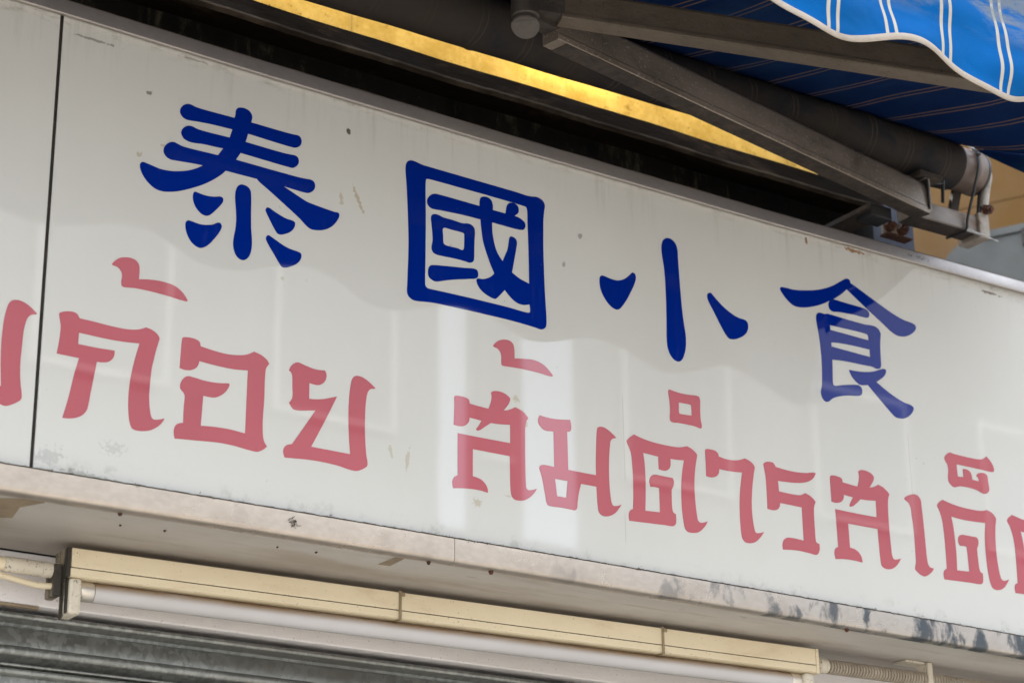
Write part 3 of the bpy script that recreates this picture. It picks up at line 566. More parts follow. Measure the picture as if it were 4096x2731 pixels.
[(0.0226,0.2086,1),(0.0278,0.2112),(0.0347,0.2131),(0.0416,0.2134),(0.0462,0.2116),(0.0495,0.2068,1),(0.067,0.2065),(0.0923,0.2053),(0.1127,0.2055),(0.1249,0.2072),(0.133,0.2097),(0.1405,0.2136,1),(0.1494,0.2116),(0.1569,0.2071),(0.1597,0.2026),(0.1585,0.1967),(0.1559,0.1861),(0.1526,0.1693),(0.1512,0.1619),(0.1495,0.1362),(0.1494,0.1194),(0.1516,0.1023),(0.1542,0.0944),(0.1573,0.0925),(0.1642,0.0937),(0.1719,0.0963,1),(0.1687,0.0903),(0.1621,0.0833),(0.1537,0.0777),(0.1444,0.0749),(0.1359,0.0738),(0.1281,0.0756),(0.1242,0.084),(0.122,0.0976),(0.1211,0.1183),(0.1228,0.142),(0.1267,0.1655),(0.1325,0.19,1),(0.1126,0.188),(0.0869,0.187),(0.0657,0.1873),(0.0498,0.1876,1),(0.0496,0.1725,1),(0.0708,0.1724),(0.099,0.1734,1),(0.099,0.1676),(0.0961,0.1611),(0.0912,0.1569),(0.0854,0.155),(0.076,0.1539,1),(0.0737,0.1375),(0.0702,0.1128),(0.0685,0.0985),(0.0659,0.0873),(0.0597,0.0797),(0.0517,0.0754),(0.0435,0.0733),(0.0349,0.0726,1),(0.0411,0.0991),(0.0472,0.1332),(0.0521,0.1542,1),(0.0222,0.1543,1),(0.0246,0.1742),(0.0252,0.1913),(0.0244,0.1961),(0.0222,0.2065)]]),
('thai_letter','red letter with an inward hook','red',[
[(0.1943,0.2113),(0.2019,0.2123),(0.2107,0.2118),(0.2163,0.2092),(0.2182,0.2036,1),(0.2332,0.2017),(0.2555,0.2004),(0.2722,0.2021),(0.2845,0.2052),(0.2962,0.2118,1),(0.3071,0.2088),(0.3152,0.204),(0.3188,0.1993,1),(0.3144,0.192),(0.3131,0.181),(0.3129,0.149),(0.3117,0.117),(0.3129,0.0962),(0.3154,0.0893),(0.3189,0.0847,1),(0.3145,0.0803),(0.3091,0.0767),(0.3046,0.0751),(0.2912,0.0755),(0.2712,0.0775),(0.2492,0.0778),(0.222,0.0756),(0.1872,0.0726,1),(0.1855,0.0799),(0.186,0.0862),(0.189,0.0918),(0.1942,0.0945),(0.1979,0.0953,1),(0.198,0.1171),(0.1984,0.1327),(0.1961,0.1365),(0.1921,0.1404),(0.1918,0.1471),(0.1958,0.1551),(0.2016,0.1592),(0.2108,0.1591),(0.2273,0.1576),(0.246,0.1583),(0.2603,0.1607,1),(0.2617,0.1589),(0.2585,0.1514),(0.2521,0.1439),(0.2424,0.1379),(0.2336,0.1368),(0.2247,0.1369,1),(0.2228,0.096,1),(0.2429,0.0979),(0.2649,0.0984),(0.2866,0.0968,1),(0.2872,0.1442),(0.2877,0.1839,1),(0.2674,0.1815),(0.2396,0.1816),(0.2172,0.1829,1),(0.2165,0.1791),(0.2135,0.1733),(0.2061,0.1684),(0.1963,0.167),(0.1898,0.1681,1),(0.1904,0.1887),(0.1913,0.2067),(0.192,0.2101)]]),
('thai_letter','red letter with a zigzag left side','red',[
[(0.3614,0.2097),(0.3647,0.2095),(0.3747,0.2073),(0.3858,0.2054),(0.3946,0.2053),(0.4032,0.2064,1),(0.4056,0.2015),(0.4049,0.1942),(0.4006,0.1877),(0.394,0.1838),(0.3874,0.1834),(0.3798,0.184,1),(0.3799,0.1618,1),(0.39,0.163),(0.4021,0.1657),(0.4226,0.1732,1),(0.4081,0.1426),(0.3965,0.1192),(0.3844,0.0957,1),(0.4058,0.0958),(0.4441,0.0957,1),(0.4419,0.1191),(0.4406,0.1495),(0.4411,0.1701),(0.443,0.1912),(0.4457,0.2026),(0.4496,0.2072),(0.4552,0.2086),(0.4632,0.2075),(0.4724,0.203),(0.4819,0.1965,1),(0.4811,0.1951),(0.4748,0.1936),(0.4703,0.188),(0.4676,0.1751),(0.4663,0.149),(0.4668,0.1235),(0.4686,0.1014),(0.4708,0.0845),(0.466,0.0796),(0.4583,0.0753),(0.4527,0.0738),(0.4427,0.0742),(0.426,0.0765),(0.4061,0.0776),(0.3843,0.0774),(0.3455,0.0743,1),(0.3431,0.0809),(0.344,0.087),(0.3477,0.0916),(0.3557,0.0945,1),(0.3724,0.1199),(0.3901,0.1474,1),(0.3598,0.1423),(0.3555,0.1436),(0.3498,0.1506,1),(0.354,0.1569),(0.355,0.1622),(0.3544,0.1743),(0.3537,0.1894),(0.352,0.1936),(0.3484,0.196,1),(0.3517,0.2028),(0.356,0.2072)]]),
('thai_tone_mark','red mark in the bright reflection under the boxed character','red',[
[(0.6963,0.3107),(0.7028,0.3111),(0.7082,0.3096),(0.7114,0.3064),(0.713,0.3),(0.7135,0.2853,1),(0.7286,0.2878),(0.745,0.2896),(0.756,0.2884),(0.7659,0.2846),(0.7735,0.2789),(0.7784,0.2746),(0.7807,0.2717,1),(0.7777,0.2704),(0.7556,0.2716),(0.7283,0.272),(0.7065,0.271),(0.693,0.2703),(0.6909,0.2713),(0.6904,0.2755),(0.6902,0.2868),(0.6874,0.292),(0.6831,0.2949),(0.6772,0.2961),(0.6769,0.2975),(0.68,0.3019),(0.6865,0.3072)]]),
('thai_letter','red letter under the second mark','red',[
[(0.6147,0.2103),(0.622,0.2107),(0.6293,0.2102),(0.6345,0.208),(0.636,0.2027,1),(0.6523,0.2015),(0.6676,0.2009,1),(0.6714,0.2107),(0.6731,0.2194),(0.6721,0.2262,1),(0.6759,0.2286),(0.6823,0.23),(0.6909,0.2298),(0.6994,0.2271),(0.7047,0.223),(0.7036,0.2176),(0.6992,0.2102),(0.6932,0.2032,1),(0.7002,0.2048),(0.7066,0.2078),(0.7132,0.2117,1),(0.7217,0.2092),(0.7314,0.2039),(0.7356,0.1991,1),(0.7323,0.1938),(0.7303,0.1859),(0.7295,0.1616),(0.7295,0.1043),(0.7304,0.0953),(0.7331,0.0925),(0.74,0.0936),(0.7485,0.0968,1),(0.7443,0.0902),(0.7355,0.0815),(0.7258,0.0761),(0.7173,0.0745),(0.7099,0.0751),(0.7052,0.0794),(0.7033,0.0927),(0.7031,0.1201),(0.7029,0.1371,1),(0.6405,0.1367,1),(0.6401,0.0974,1),(0.6482,0.0964),(0.6555,0.094),(0.6617,0.0887),(0.6648,0.0829),(0.6649,0.0775,1),(0.6522,0.0789),(0.6336,0.0783),(0.6151,0.0762),(0.6081,0.0748,1),(0.6069,0.0798),(0.6071,0.0861),(0.6095,0.091),(0.6155,0.0949,1),(0.6155,0.1235),(0.6157,0.1556,1),(0.6571,0.1558),(0.7039,0.1564,1),(0.7043,0.1836,1),(0.6838,0.1811),(0.6716,0.1806,1),(0.6615,0.1732),(0.652,0.1662),(0.6478,0.1655),(0.6465,0.1668),(0.6499,0.1715),(0.6558,0.1811,1),(0.6354,0.1821,1),(0.6348,0.1771),(0.6311,0.1714),(0.6249,0.1675),(0.6166,0.1663),(0.6091,0.1668,1),(0.6103,0.1956),(0.6103,0.2067),(0.611,0.2091)]]),
('thai_letter','red letter with a small loop at its foot','red',[
[(0.7556,0.2074,1),(0.7652,0.2065),(0.7773,0.2062),(0.7917,0.2075),(0.8097,0.2101,1),(0.8112,0.2014),(0.8107,0.1956),(0.8084,0.1923),(0.8036,0.1907,1),(0.8038,0.1632),(0.8041,0.134,1),(0.8273,0.1338),(0.8536,0.134,1),(0.854,0.1576),(0.8554,0.1816),(0.8572,0.201),(0.8588,0.207),(0.8634,0.2093),(0.8713,0.2093),(0.8803,0.2056),(0.8881,0.2007),(0.8925,0.1972,1),(0.8856,0.1947),(0.882,0.191),(0.88,0.1811),(0.8776,0.1569),(0.8771,0.1331),(0.878,0.1116),(0.8803,0.0969),(0.883,0.0931),(0.8898,0.0937),(0.8984,0.0969,1),(0.8876,0.0838),(0.8794,0.0781),(0.8713,0.0753),(0.862,0.0754),(0.8568,0.0797),(0.855,0.0893),(0.8537,0.1169,1),(0.8262,0.1166,1),(0.8219,0.1026),(0.819,0.0864),(0.8179,0.0788),(0.8145,0.0755),(0.809,0.0754),(0.7926,0.0758),(0.7731,0.075),(0.7677,0.0755),(0.765,0.0788),(0.7626,0.0913),(0.7587,0.1109),(0.7557,0.1215),(0.7535,0.1276),(0.7548,0.1315),(0.7603,0.134),(0.7701,0.1343),(0.7796,0.134,1),(0.7797,0.159),(0.7796,0.1872,1),(0.7735,0.1866),(0.7669,0.1859),(0.7593,0.1883),(0.754,0.1939),(0.7528,0.2003)],
[(0.7804,0.1166,1),(0.8027,0.117,1),(0.7996,0.0916,1),(0.7834,0.0916,1)]]),
('thai_vowel_mark','small red hollow square above the letters','red',[
[(0.996,0.2919),(1.0008,0.2913),(1.0127,0.2901),(1.0284,0.2901),(1.0491,0.2918),(1.0529,0.2907),(1.0546,0.286),(1.0539,0.2698),(1.0542,0.2539),(1.0558,0.2452),(1.0547,0.2411),(1.0517,0.2405),(1.0427,0.2419),(1.0246,0.2421),(1.009,0.2415),(1.0006,0.2406),(0.9959,0.2419),(0.9945,0.2461),(0.9956,0.2591),(0.9951,0.2739),(0.9934,0.2875),(0.9942,0.2908)],
[(1.0129,0.2745,1),(1.036,0.2747),(1.0369,0.2732),(1.0369,0.2579,1),(1.0134,0.2572),(1.0126,0.2583)]]),
('thai_letter','red letter below and left of the hollow square','red',[
[(0.9252,0.2085,1),(0.9401,0.2051),(0.9599,0.2027),(0.981,0.202),(1.0023,0.2025),(1.0131,0.204),(1.0252,0.2077,1),(1.0334,0.2052),(1.0404,0.201),(1.0438,0.1972),(1.0429,0.1916),(1.0398,0.1784),(1.037,0.1603),(1.0359,0.1407),(1.0366,0.1215),(1.0385,0.1025),(1.0405,0.0942),(1.0451,0.0922),(1.0524,0.0939),(1.0587,0.0965,1),(1.0545,0.0896),(1.0456,0.0806),(1.0383,0.0761),(1.0287,0.0742),(1.0193,0.0747),(1.0148,0.0788),(1.0124,0.0899),(1.0105,0.1097),(1.0107,0.1367),(1.0132,0.1613),(1.0182,0.1845,1),(1.0037,0.1828),(0.9925,0.1823,1),(0.9918,0.1713),(0.9893,0.1665),(0.9838,0.1627),(0.9779,0.1617),(0.9695,0.1625,1),(0.9694,0.1818,1),(0.9413,0.1828,1),(0.9432,0.1689),(0.9439,0.145),(0.9432,0.1211),(0.9415,0.0947,1),(0.9687,0.0963,1),(0.9689,0.1156),(0.9689,0.1333,1),(0.9625,0.1337),(0.9526,0.1328,1),(0.951,0.1395),(0.952,0.1454),(0.9557,0.1503),(0.9611,0.1527),(0.9728,0.1529),(0.9951,0.153,1),(0.997,0.1489),(0.9963,0.1421),(0.992,0.1337,1),(0.9921,0.1049),(0.9936,0.1004),(0.9984,0.0978,1),(0.9986,0.0897),(0.9974,0.0829),(0.9931,0.0792),(0.975,0.0781),(0.9115,0.075,1),(0.9106,0.0819),(0.9123,0.0888),(0.9158,0.0923),(0.9191,0.0936,1),(0.9203,0.1127),(0.921,0.1413),(0.9204,0.1622),(0.9183,0.18),(0.9114,0.1952),(0.9118,0.1967),(0.9169,0.2024)]]),
('thai_letter','red letter shaped like a hooked seven','red',[
[(1.0639,0.21),(1.0712,0.2105),(1.0796,0.2097),(1.0849,0.2067),(1.0862,0.202,1),(1.0986,0.2003),(1.1134,0.2006),(1.1258,0.2029),(1.1379,0.2078,1),(1.1471,0.2053),(1.1543,0.201),(1.1568,0.1965),(1.1546,0.1876),(1.1499,0.164),(1.1469,0.1388),(1.1468,0.1192),(1.1492,0.1),(1.1518,0.093),(1.1579,0.093),(1.1686,0.0964,1),(1.1596,0.0858),(1.1503,0.0782),(1.1398,0.0746),(1.1297,0.0752),(1.125,0.0796),(1.1232,0.0873),(1.1228,0.0911),(1.1223,0.1154),(1.1239,0.145),(1.1271,0.1653),(1.131,0.1842,1),(1.1184,0.1828),(1.1024,0.1819),(1.0861,0.1822,1),(1.0849,0.1761),(1.0809,0.1705),(1.0735,0.167),(1.0661,0.1661),(1.0598,0.1668,1),(1.0602,0.1887),(1.0603,0.2074),(1.0614,0.2091)]]),
('thai_letter','red letter shaped like an angular five','red',[
[(1.1747,0.2054,1),(1.1796,0.2089),(1.1864,0.2106),(1.1944,0.2103),(1.1975,0.2077),(1.1995,0.2045,1),(1.2179,0.2031),(1.2395,0.2029),(1.2614,0.205),(1.2774,0.2085,1),(1.2822,0.2079,1),(1.2774,0.2001),(1.2672,0.1925),(1.2518,0.1874),(1.234,0.1847),(1.2178,0.1834),(1.2026,0.1825,1),(1.2035,0.166,1),(1.2258,0.1656),(1.2454,0.1666),(1.2503,0.1682),(1.2571,0.172,1),(1.2666,0.169),(1.2744,0.1643),(1.2778,0.1606,1),(1.2741,0.1526),(1.2729,0.1428),(1.2726,0.1185),(1.2729,0.1006),(1.2741,0.0956),(1.2801,0.0938,1),(1.2797,0.0846),(1.2738,0.076),(1.2587,0.0762),(1.2346,0.077),(1.2045,0.0742,1),(1.2041,0.0807),(1.2072,0.0893),(1.215,0.0944),(1.2271,0.0953),(1.2481,0.0946,1),(1.2482,0.1253),(1.2484,0.1475,1),(1.2044,0.1475,1),(1.2033,0.1426),(1.1996,0.1373),(1.1928,0.1343),(1.1848,0.1337),(1.178,0.1344,1),(1.1785,0.1565),(1.1779,0.1848)]]),
('thai_letter','red letter near the right end of the row','red',[
[(1.317,0.2104),(1.3255,0.2106),(1.3334,0.2096),(1.3371,0.2071),(1.338,0.2024,1),(1.3538,0.2013),(1.3693,0.2005,1),(1.3731,0.2104),(1.3744,0.2189),(1.3735,0.2265,1),(1.3778,0.229),(1.3846,0.2301),(1.394,0.2294),(1.4031,0.2262),(1.4065,0.2221),(1.4048,0.2156),(1.3955,0.2032,1),(1.4038,0.2053),(1.4094,0.208),(1.4145,0.2111,1),(1.4244,0.2084),(1.4334,0.2031),(1.438,0.1986,1),(1.4349,0.1914),(1.4332,0.1818),(1.4319,0.1424),(1.4329,0.1119),(1.434,0.0968),(1.4369,0.0921),(1.4437,0.0925),(1.4528,0.0957,1),(1.446,0.0862),(1.4357,0.0777),(1.4259,0.074),(1.4165,0.074),(1.4095,0.0776),(1.4078,0.088),(1.4068,0.1111),(1.4064,0.1368,1),(1.369,0.1363),(1.3436,0.1362,1),(1.344,0.0975,1),(1.3533,0.0963),(1.3609,0.0929),(1.3669,0.0862),(1.3686,0.0769,1),(1.3503,0.0778),(1.3306,0.077),(1.3122,0.0746,1),(1.3105,0.0822),(1.3115,0.0888),(1.3144,0.0927),(1.3192,0.0949,1),(1.319,0.1154),(1.3184,0.1557,1),(1.3642,0.1554),(1.4063,0.1558,1),(1.407,0.1831,1),(1.3893,0.1811),(1.3741,0.1804,1),(1.3644,0.172),(1.3545,0.1654),(1.3498,0.1651),(1.3496,0.1671),(1.3579,0.1809,1),(1.3388,0.1821,1),(1.3376,0.176),(1.3331,0.1702),(1.3243,0.1667),(1.3177,0.1662),(1.3115,0.167,1),(1.3116,0.1871),(1.312,0.2066),(1.3136,0.2094)]]),
('thai_letter','red letter, a single slanting stroke','red',[
[(1.4887,0.2067),(1.4958,0.2078),(1.5025,0.2058),(1.5074,0.1997),(1.5079,0.1914),(1.5091,0.1644),(1.5098,0.1334),(1.5107,0.1025),(1.5125,0.0935),(1.5162,0.0899),(1.5238,0.0891,1),(1.522,0.0856),(1.5135,0.0783),(1.5062,0.0742),(1.5005,0.0729),(1.4925,0.0749),(1.4822,0.0811,1),(1.4828,0.0863),(1.4852,0.0938),(1.4858,0.1072),(1.4863,0.1433),(1.485,0.1639),(1.4842,0.171),(1.4834,0.1834),(1.48,0.1902),(1.471,0.1961),(1.4709,0.1976),(1.4772,0.2023)]]),
('thai_vowel_mark','small red vowel mark above the last whole letter','red',[
[(1.5835,0.2937),(1.5921,0.293),(1.6108,0.2924),(1.6326,0.2924),(1.6502,0.2932),(1.6608,0.2957),(1.6701,0.3017,1),(1.6771,0.2961),(1.6835,0.2884),(1.6855,0.2811),(1.6835,0.2769),(1.6789,0.2759),(1.6451,0.276),(1.5972,0.2755,1),(1.5976,0.2549,1),(1.6107,0.2557,1),(1.6109,0.2698,1),(1.6168,0.2707),(1.6253,0.2689),(1.6298,0.2642),(1.6315,0.2548,1),(1.6467,0.2541,1),(1.6459,0.2593),(1.6418,0.2635),(1.6455,0.2674),(1.6532,0.2701),(1.662,0.2707),(1.6675,0.2672),(1.6684,0.2576),(1.669,0.2425),(1.6651,0.2376),(1.6589,0.2348),(1.653,0.2346),(1.6403,0.2379),(1.6231,0.2394),(1.6013,0.2384),(1.5865,0.2346),(1.5798,0.2378),(1.5746,0.2444),(1.5769,0.2641),(1.5753,0.2724),(1.5715,0.2771),(1.5702,0.2818),(1.5734,0.2871)]]),
('thai_letter','last whole red letter, at the right','red',[
[(1.5571,0.2086,1),(1.5787,0.2046),(1.5999,0.2026),(1.6214,0.2022),(1.6417,0.2029),(1.6506,0.2044),(1.659,0.207,1),(1.6682,0.2047),(1.6749,0.2004),(1.6786,0.195),(1.6759,0.1823),(1.6734,0.1659),(1.672,0.1391),(1.6729,0.1181),(1.6756,0.0995),(1.6783,0.0925),(1.6824,0.0904),(1.6883,0.0915),(1.6963,0.0946,1),(1.6906,0.0868),(1.6807,0.0776),(1.6714,0.0734),(1.6626,0.0725),(1.6557,0.0748),(1.651,0.0835),(1.6479,0.1041),(1.647,0.1302),(1.6482,0.1568),(1.6527,0.1839,1),(1.6261,0.1822),(1.5973,0.1815),(1.5742,0.1828,1),(1.5768,0.1652),(1.5783,0.1361),(1.5782,0.1152),(1.5767,0.0935,1),(1.6045,0.0949,1),(1.6042,0.1158),(1.6035,0.1361,1),(1.5975,0.1366),(1.5882,0.1357,1),(1.5853,0.1413),(1.5852,0.1465),(1.588,0.1522),(1.5956,0.1554),(1.6085,0.1557),(1.6286,0.1559,1),(1.6317,0.1523),(1.6319,0.146),(1.6273,0.1364,1),(1.6275,0.119),(1.6289,0.1014),(1.6313,0.0976),(1.6354,0.0964,1),(1.6353,0.0877),(1.6333,0.0801),(1.6287,0.0774),(1.6058,0.0766),(1.5464,0.0742,1),(1.545,0.0805),(1.5462,0.0869),(1.5497,0.091),(1.5535,0.0928,1),(1.5542,0.117),(1.5543,0.1483),(1.5524,0.1742),(1.5483,0.1872),(1.5438,0.197),(1.5487,0.2031)]]),
('thai_letter','cut off red letter at the right edge of the photo','red',[
[(1.718,0.2078,1),(1.7318,0.2053),(1.7467,0.2032),(1.7839,0.2018,1),(1.781,0.1818,1),(1.7508,0.1811),(1.7356,0.1819,1),(1.7384,0.1669),(1.7404,0.1382),(1.7376,0.0921,1),(1.7684,0.0941,1),(1.7658,0.0757,1),(1.7359,0.0744),(1.7088,0.0732,1),(1.7076,0.0796),(1.7088,0.0861),(1.7118,0.0894),(1.7161,0.0911,1),(1.717,0.1136),(1.7177,0.151),(1.7154,0.1721),(1.7106,0.1864),(1.7052,0.1953),(1.7073,0.1999)]]),
]

def smooth_loop(P, n=7):
    k = len(P); out = []
    def kn(t, a, b): return t+max(1e-6, ((a[0]-b[0])**2+(a[1]-b[1])**2)**.25)
    for i in range(k):
        b, c_ = P[i], P[(i+1) % k]
        a = P[i-1]; d = P[(i+2) % k]
        if len(b) > 2: a = (2*b[0]-c_[0], 2*b[1]-c_[1])
        if len(c_) > 2: d = (2*c_[0]-b[0], 2*c_[1]-b[1])
        if len(b) > 2 and len(c_) > 2: out.append((b[0], b[1])); continue
        t0 = 0; t1 = kn(t0, a, b); t2 = kn(t1, b, c_); t3 = kn(t2, c_, d)
        for j in range(n):
            t = lerp(t1, t2, j/n); r = []
            for e in (0, 1):
                A1 = (t1-t)/(t1-t0)*a[e]+(t-t0)/(t1-t0)*b[e]; A2 = (t2-t)/(t2-t1)*b[e]+(t-t1)/(t2-t1)*c_[e]; A3 = (t3-t)/(t3-t2)*c_[e]+(t-t2)/(t3-t2)*d[e]
                B1 = (t2-t)/(t2-t0)*A1+(t-t0)/(t2-t0)*A2; B2 = (t3-t)/(t3-t1)*A2+(t-t1)/(t3-t1)*A3
                r.append((t2-t)/(t2-t1)*B1+(t-t1)/(t2-t1)*B2)
            out.append(tuple(r))
    return out
def glyph(name, label, colour, loops, parent):
    cu = bpy.data.curves.new(name, 'CURVE'); cu.dimensions = '2D'; cu.fill_mode = 'BOTH'; cu.extrude = .00025
    for lp in loops:
        pts = smooth_loop(lp)
        sp = cu.splines.new('POLY'); sp.points.add(len(pts)-1); sp.use_cyclic_u = True
        for q, p in zip(sp.points, pts): q.co = (p[0], p[1], 0, 1)
    tmp = bpy.data.objects.new('tmp', cu); col.objects.link(tmp)
    dg = bpy.context.evaluated_depsgraph_get(); dg.update()
    me = bpy.data.meshes.new_from_object(tmp.evaluated_get(dg))
    bpy.data.objects.remove(tmp); bpy.data.curves.remove(cu)
    me.transform(Matrix.Translation((0, -.00030, 0)) @ Matrix.Rotation(math.pi/2, 4, 'X'))
    me.name = name; me.materials.clear(); me.materials.append(M[colour])
    o = bpy.data.objects.new(name, me); col.objects.link(o); o.parent = parent; o['label'] = label
    return o
for (nm, lab, colour, loops) in GLYPHS:
    glyph(nm, lab, colour, loops, pan_l if 'narrow left panel' in lab else pan_r)

# ------------------------------------------------------------------ fluorescent lamp under the sign
lp = thing('fluorescent_lamp', 'yellowed fluorescent batten lamp with one unlit tube', 'lamp', (.128, .165, -.030), -math.atan(.0455))
L = 1.232
obj('cover', box(0, L, 0, .044, -.0350, -.0095, .0016), M['cream'], lp)
obj('base', extr(bmesh.new(), [(.0008, -.0363), (.0008, -.0460), (.0040, -.0475), (.0400, -.0475), (.0432, -.0460), (.0432, -.0363)], [0, L]), M['cream'], lp, label='lower strip of the lamp housing')
obj('groove', box(.001, L-.001, .0014, .0424, -.0364, -.0349), M['grime_line'], lp)
bm = box(-.0060, -.0006, -.0006, .0446, -.0485, -.0090, .0012); obj('end_cap', bm, M['cap_grime'], lp, label='end cap blackened with soot')
bm = box(L+.0006, L+.0060, -.0006, .0446, -.0485, -.0090, .0012); obj('end_cap', bm, M['cream'], lp)
for s_, x in ((1, .0), (-1, L-.020)):
    bm = box(x, x+.018, .003, .040, -.0960, -.0478, .005); obj('lamp_holder', bm, M['cream_pale'], lp)
bm = box(-.018, -.0065, .012, .044, -.0720, -.0300, .002); bx(bm, -.0020, -.0003, .006, .013, -.094, -.049); bx(bm, -.0020, -.0003, .022, .032, -.098, -.049); obj('end_bracket', bm, M['cap_grime'], lp)
xa, xb = .0185, L-.0205
tb = obj('tube', tube(bmesh.new(), [(xa+.020, .0215, -.0605), (L*.3, .0215, -.0609), (L*.6, .0215, -.0609), (xb-.020, .0215, -.0605)], .0128, 28), M['tube'], lp, smooth=40)
for x0_, x1_ in ((xa, xa+.0195), (xb-.0195, xb)):
    o = obj('tube_cap', tube(bmesh.new(), [(x0_, .0215, -.0605), (x0_+.002, .0215, -.0605), (x1_-.002, .0215, -.0605), (x1_, .0215, -.0605)], [.0115, .0131, .0131, .0122], 24), M['aluminium'], tb, smooth=40)
for x in (.482, .934):
    bm = bmesh.new(); bx(bm, x, x+.0040, -.0016, -.0002, -.0475, -.0080); bx(bm, x, x+.0040, -.0016, .0440, -.0492, -.0478); bx(bm, x+.0015, x+.0085, -.0040, -.0017, -.0160, -.0105, .0008)
    obj('cable_tie', bm, M['tie_brown'], lp)

# pipes at both ends of the lamp
cp = thing('conduit_pipe', 'cream rigid conduit running in at the left end of the lamp', 'pipe', (.0, .19, -.067))
obj('pipe', tube(bmesh.new(), [(-.7, 0, 0), (.046, 0, 0)], .0088, 20), M['cream'], cp, smooth=40)
obj('coupler', tube(bmesh.new(), [(.0465, 0, 0), (.049, 0, 0), (.095, 0, 0), (.097, 0, 0)], [.0093, .0102, .0102, .0098], 20), M['cream_pale'], cp, smooth=40)
pts = []; rr = []
for i in range(12): pts += [(.0975+i*.002, 0, 0), (.0985+i*.002, 0, 0)]; rr += [.0098, .0104]
obj('threaded_end', tube(bmesh.new(), pts, rr, 20), M['cream_pale'], cp)
tag(obj('power_cable', tube(bmesh.new(), spline([(-.5, .20, -.068), (-.1, .197, -.072), (.02, .193, -.079), (.09, .192, -.088), (.118, .185, -.088)]), .0042, 12), M['cream'], smooth=40),
    'thin cream cable drooping below the rigid conduit', 'cable')
tb_ = thing('terminal_block', 'small yellowed terminal block at the left edge under the sign', 'connector', (0, .115, -.031))
obj('body', box(-.045, .004, -.010, .020, -.020, 0, .002), M['cap_grime'], tb_)
for zz in (-.006, -.014):
    obj('terminal', tube(bmesh.new(), [(-.006, -.0105, zz), (-.006, -.0145, zz)], .0032, 12), M['cream_pale'], tb_, smooth=40)

fc = thing('flexible_conduit', 'ribbed grey flexible conduit running from the right end of the lamp', 'pipe', (1.375, .128, -.060))
pts = []; rr = []
for i in range(130):
    x = .022+i*.0062; s_ = .003*math.sin(x*4)
    pts += [(x, 0, s_), (x+.0022, 0, s_), (x+.0028, 0, s_), (x+.0056, 0, s_)]; rr += [.0078, .0078, .0118, .0118]
obj('hose', tube(bmesh.new(), pts, rr, 22), simple('ribbed_grey_plastic', (.40, .34, .27), (.31, .26, .20), .6, 0, 20, .1, 80, speck=.5), fc, smooth=30)
obj('collar', tube(bmesh.new(), [(.0, 0, 0), (.004, 0, 0), (.018, 0, 0), (.021, 0, 0)], [.0085, .0125, .0125, .0110], 20), M['cream_pale'], fc, smooth=40)
pb = thing('pipe_bracket', 'cream bracket clipping the flexible conduit to the sign underside', 'bracket', (1.612, .12, -.030))
bm = box(0, .010, -.004, .000, -.060, -.001, .0008); bx(bm, -.045, .010, .0005, .030, -.0035, -.0008); obj('plate', bm, M['cream_pale'], pb)
bm = bmesh.new(); bm.faces.new([bm.verts.new(v) for v in ((0, 0, -.004), (0, .026, -.004), (0, .004, -.030))]); obj('gusset', bm, M['cream_pale'], pb)

# ------------------------------------------------------------------ the folding arm awning
aw = thing('awning', 'blue striped folding arm awning, half retracted, above the sign', 'awning', (1.0, .06, .86))
A0 = Matrix.Translation((1.0, .06, .86)).inverted()
def AW(name, b, m, parent=None, **k):
    o = obj(name, b, m, parent or aw, **k)
    if parent is None: o.matrix_parent_inverse = A0
    return o
# roller with cloth wound on it
def rz_(x): return lerp(.8455, .8700, (x-.2)/(1.71-.2))
bm = bmesh.new(); nx = 640; seg = 40; rings = []
for i in range(nx+1):
    x = lerp(-2.2, 1.712, i/nx); ring = []
    bulge = .0005*math.sin(x*9)+.0003*math.sin(x*31)
    end = max(0.0, (x-1.66)/.052)
    for k in range(seg):
        t = 2*math.pi*k/seg
        wr = .0012*math.exp(-((x-1.50-.02*math.sin(t*2+1))/.02)**2)+.0014*math.exp(-((x-1.445-.03*math.cos(t))/.012)**2)-.0012*math.exp(-((x-1.40+.03*math.cos(t+.6))/.010)**2)+.0010*math.exp(-((x-.69-.03*math.cos(t-.5))/.006)**2)
        wr *= 1.7
        wr += .0010*math.sin(x*55+2.2*math.sin(t+.5))*max(0, math.sin(x*2.1))*.35*(1 if x > 1.2 else .3)
        r = .0445+bulge+wr-.0015*end
        ring.append(bm.verts.new((x, .060+r*math.cos(t), rz_(x)+r*math.sin(t))))
    rings.append(ring)
for a, b in zip(rings, rings[1:]):
    for k in range(seg): bm.faces.new((a[k], a[(k+1) % seg], b[(k+1) % seg], b[k]))
bm.faces.new(rings[0][::-1]); bm.faces.new(rings[-1])
AW('fabric_roll', bm, M['roll'], smooth=50)
zc = rz_(1.74)
sl = AW('roller_end', tube(bmesh.new(), [(1.712, .060, zc), (1.716, .060, zc), (1.722, .060, zc), (1.748, .060, zc), (1.750, .060, zc), (1.753, .060, zc), (1.755, .060, zc), (1.772, .060, zc)],
        [.0415, .0415, .0402, .0400, .0412, .0412, .0400, .0398], 36), M['sleeve'], smooth=35)
AW('end_disc', tube(bmesh.new(), [(1.7725, .060, zc), (1.777, .060, zc), (1.780, .060, zc)], [.0405, .0405, .036], 36), M['black_plastic'], sl, smooth=35)
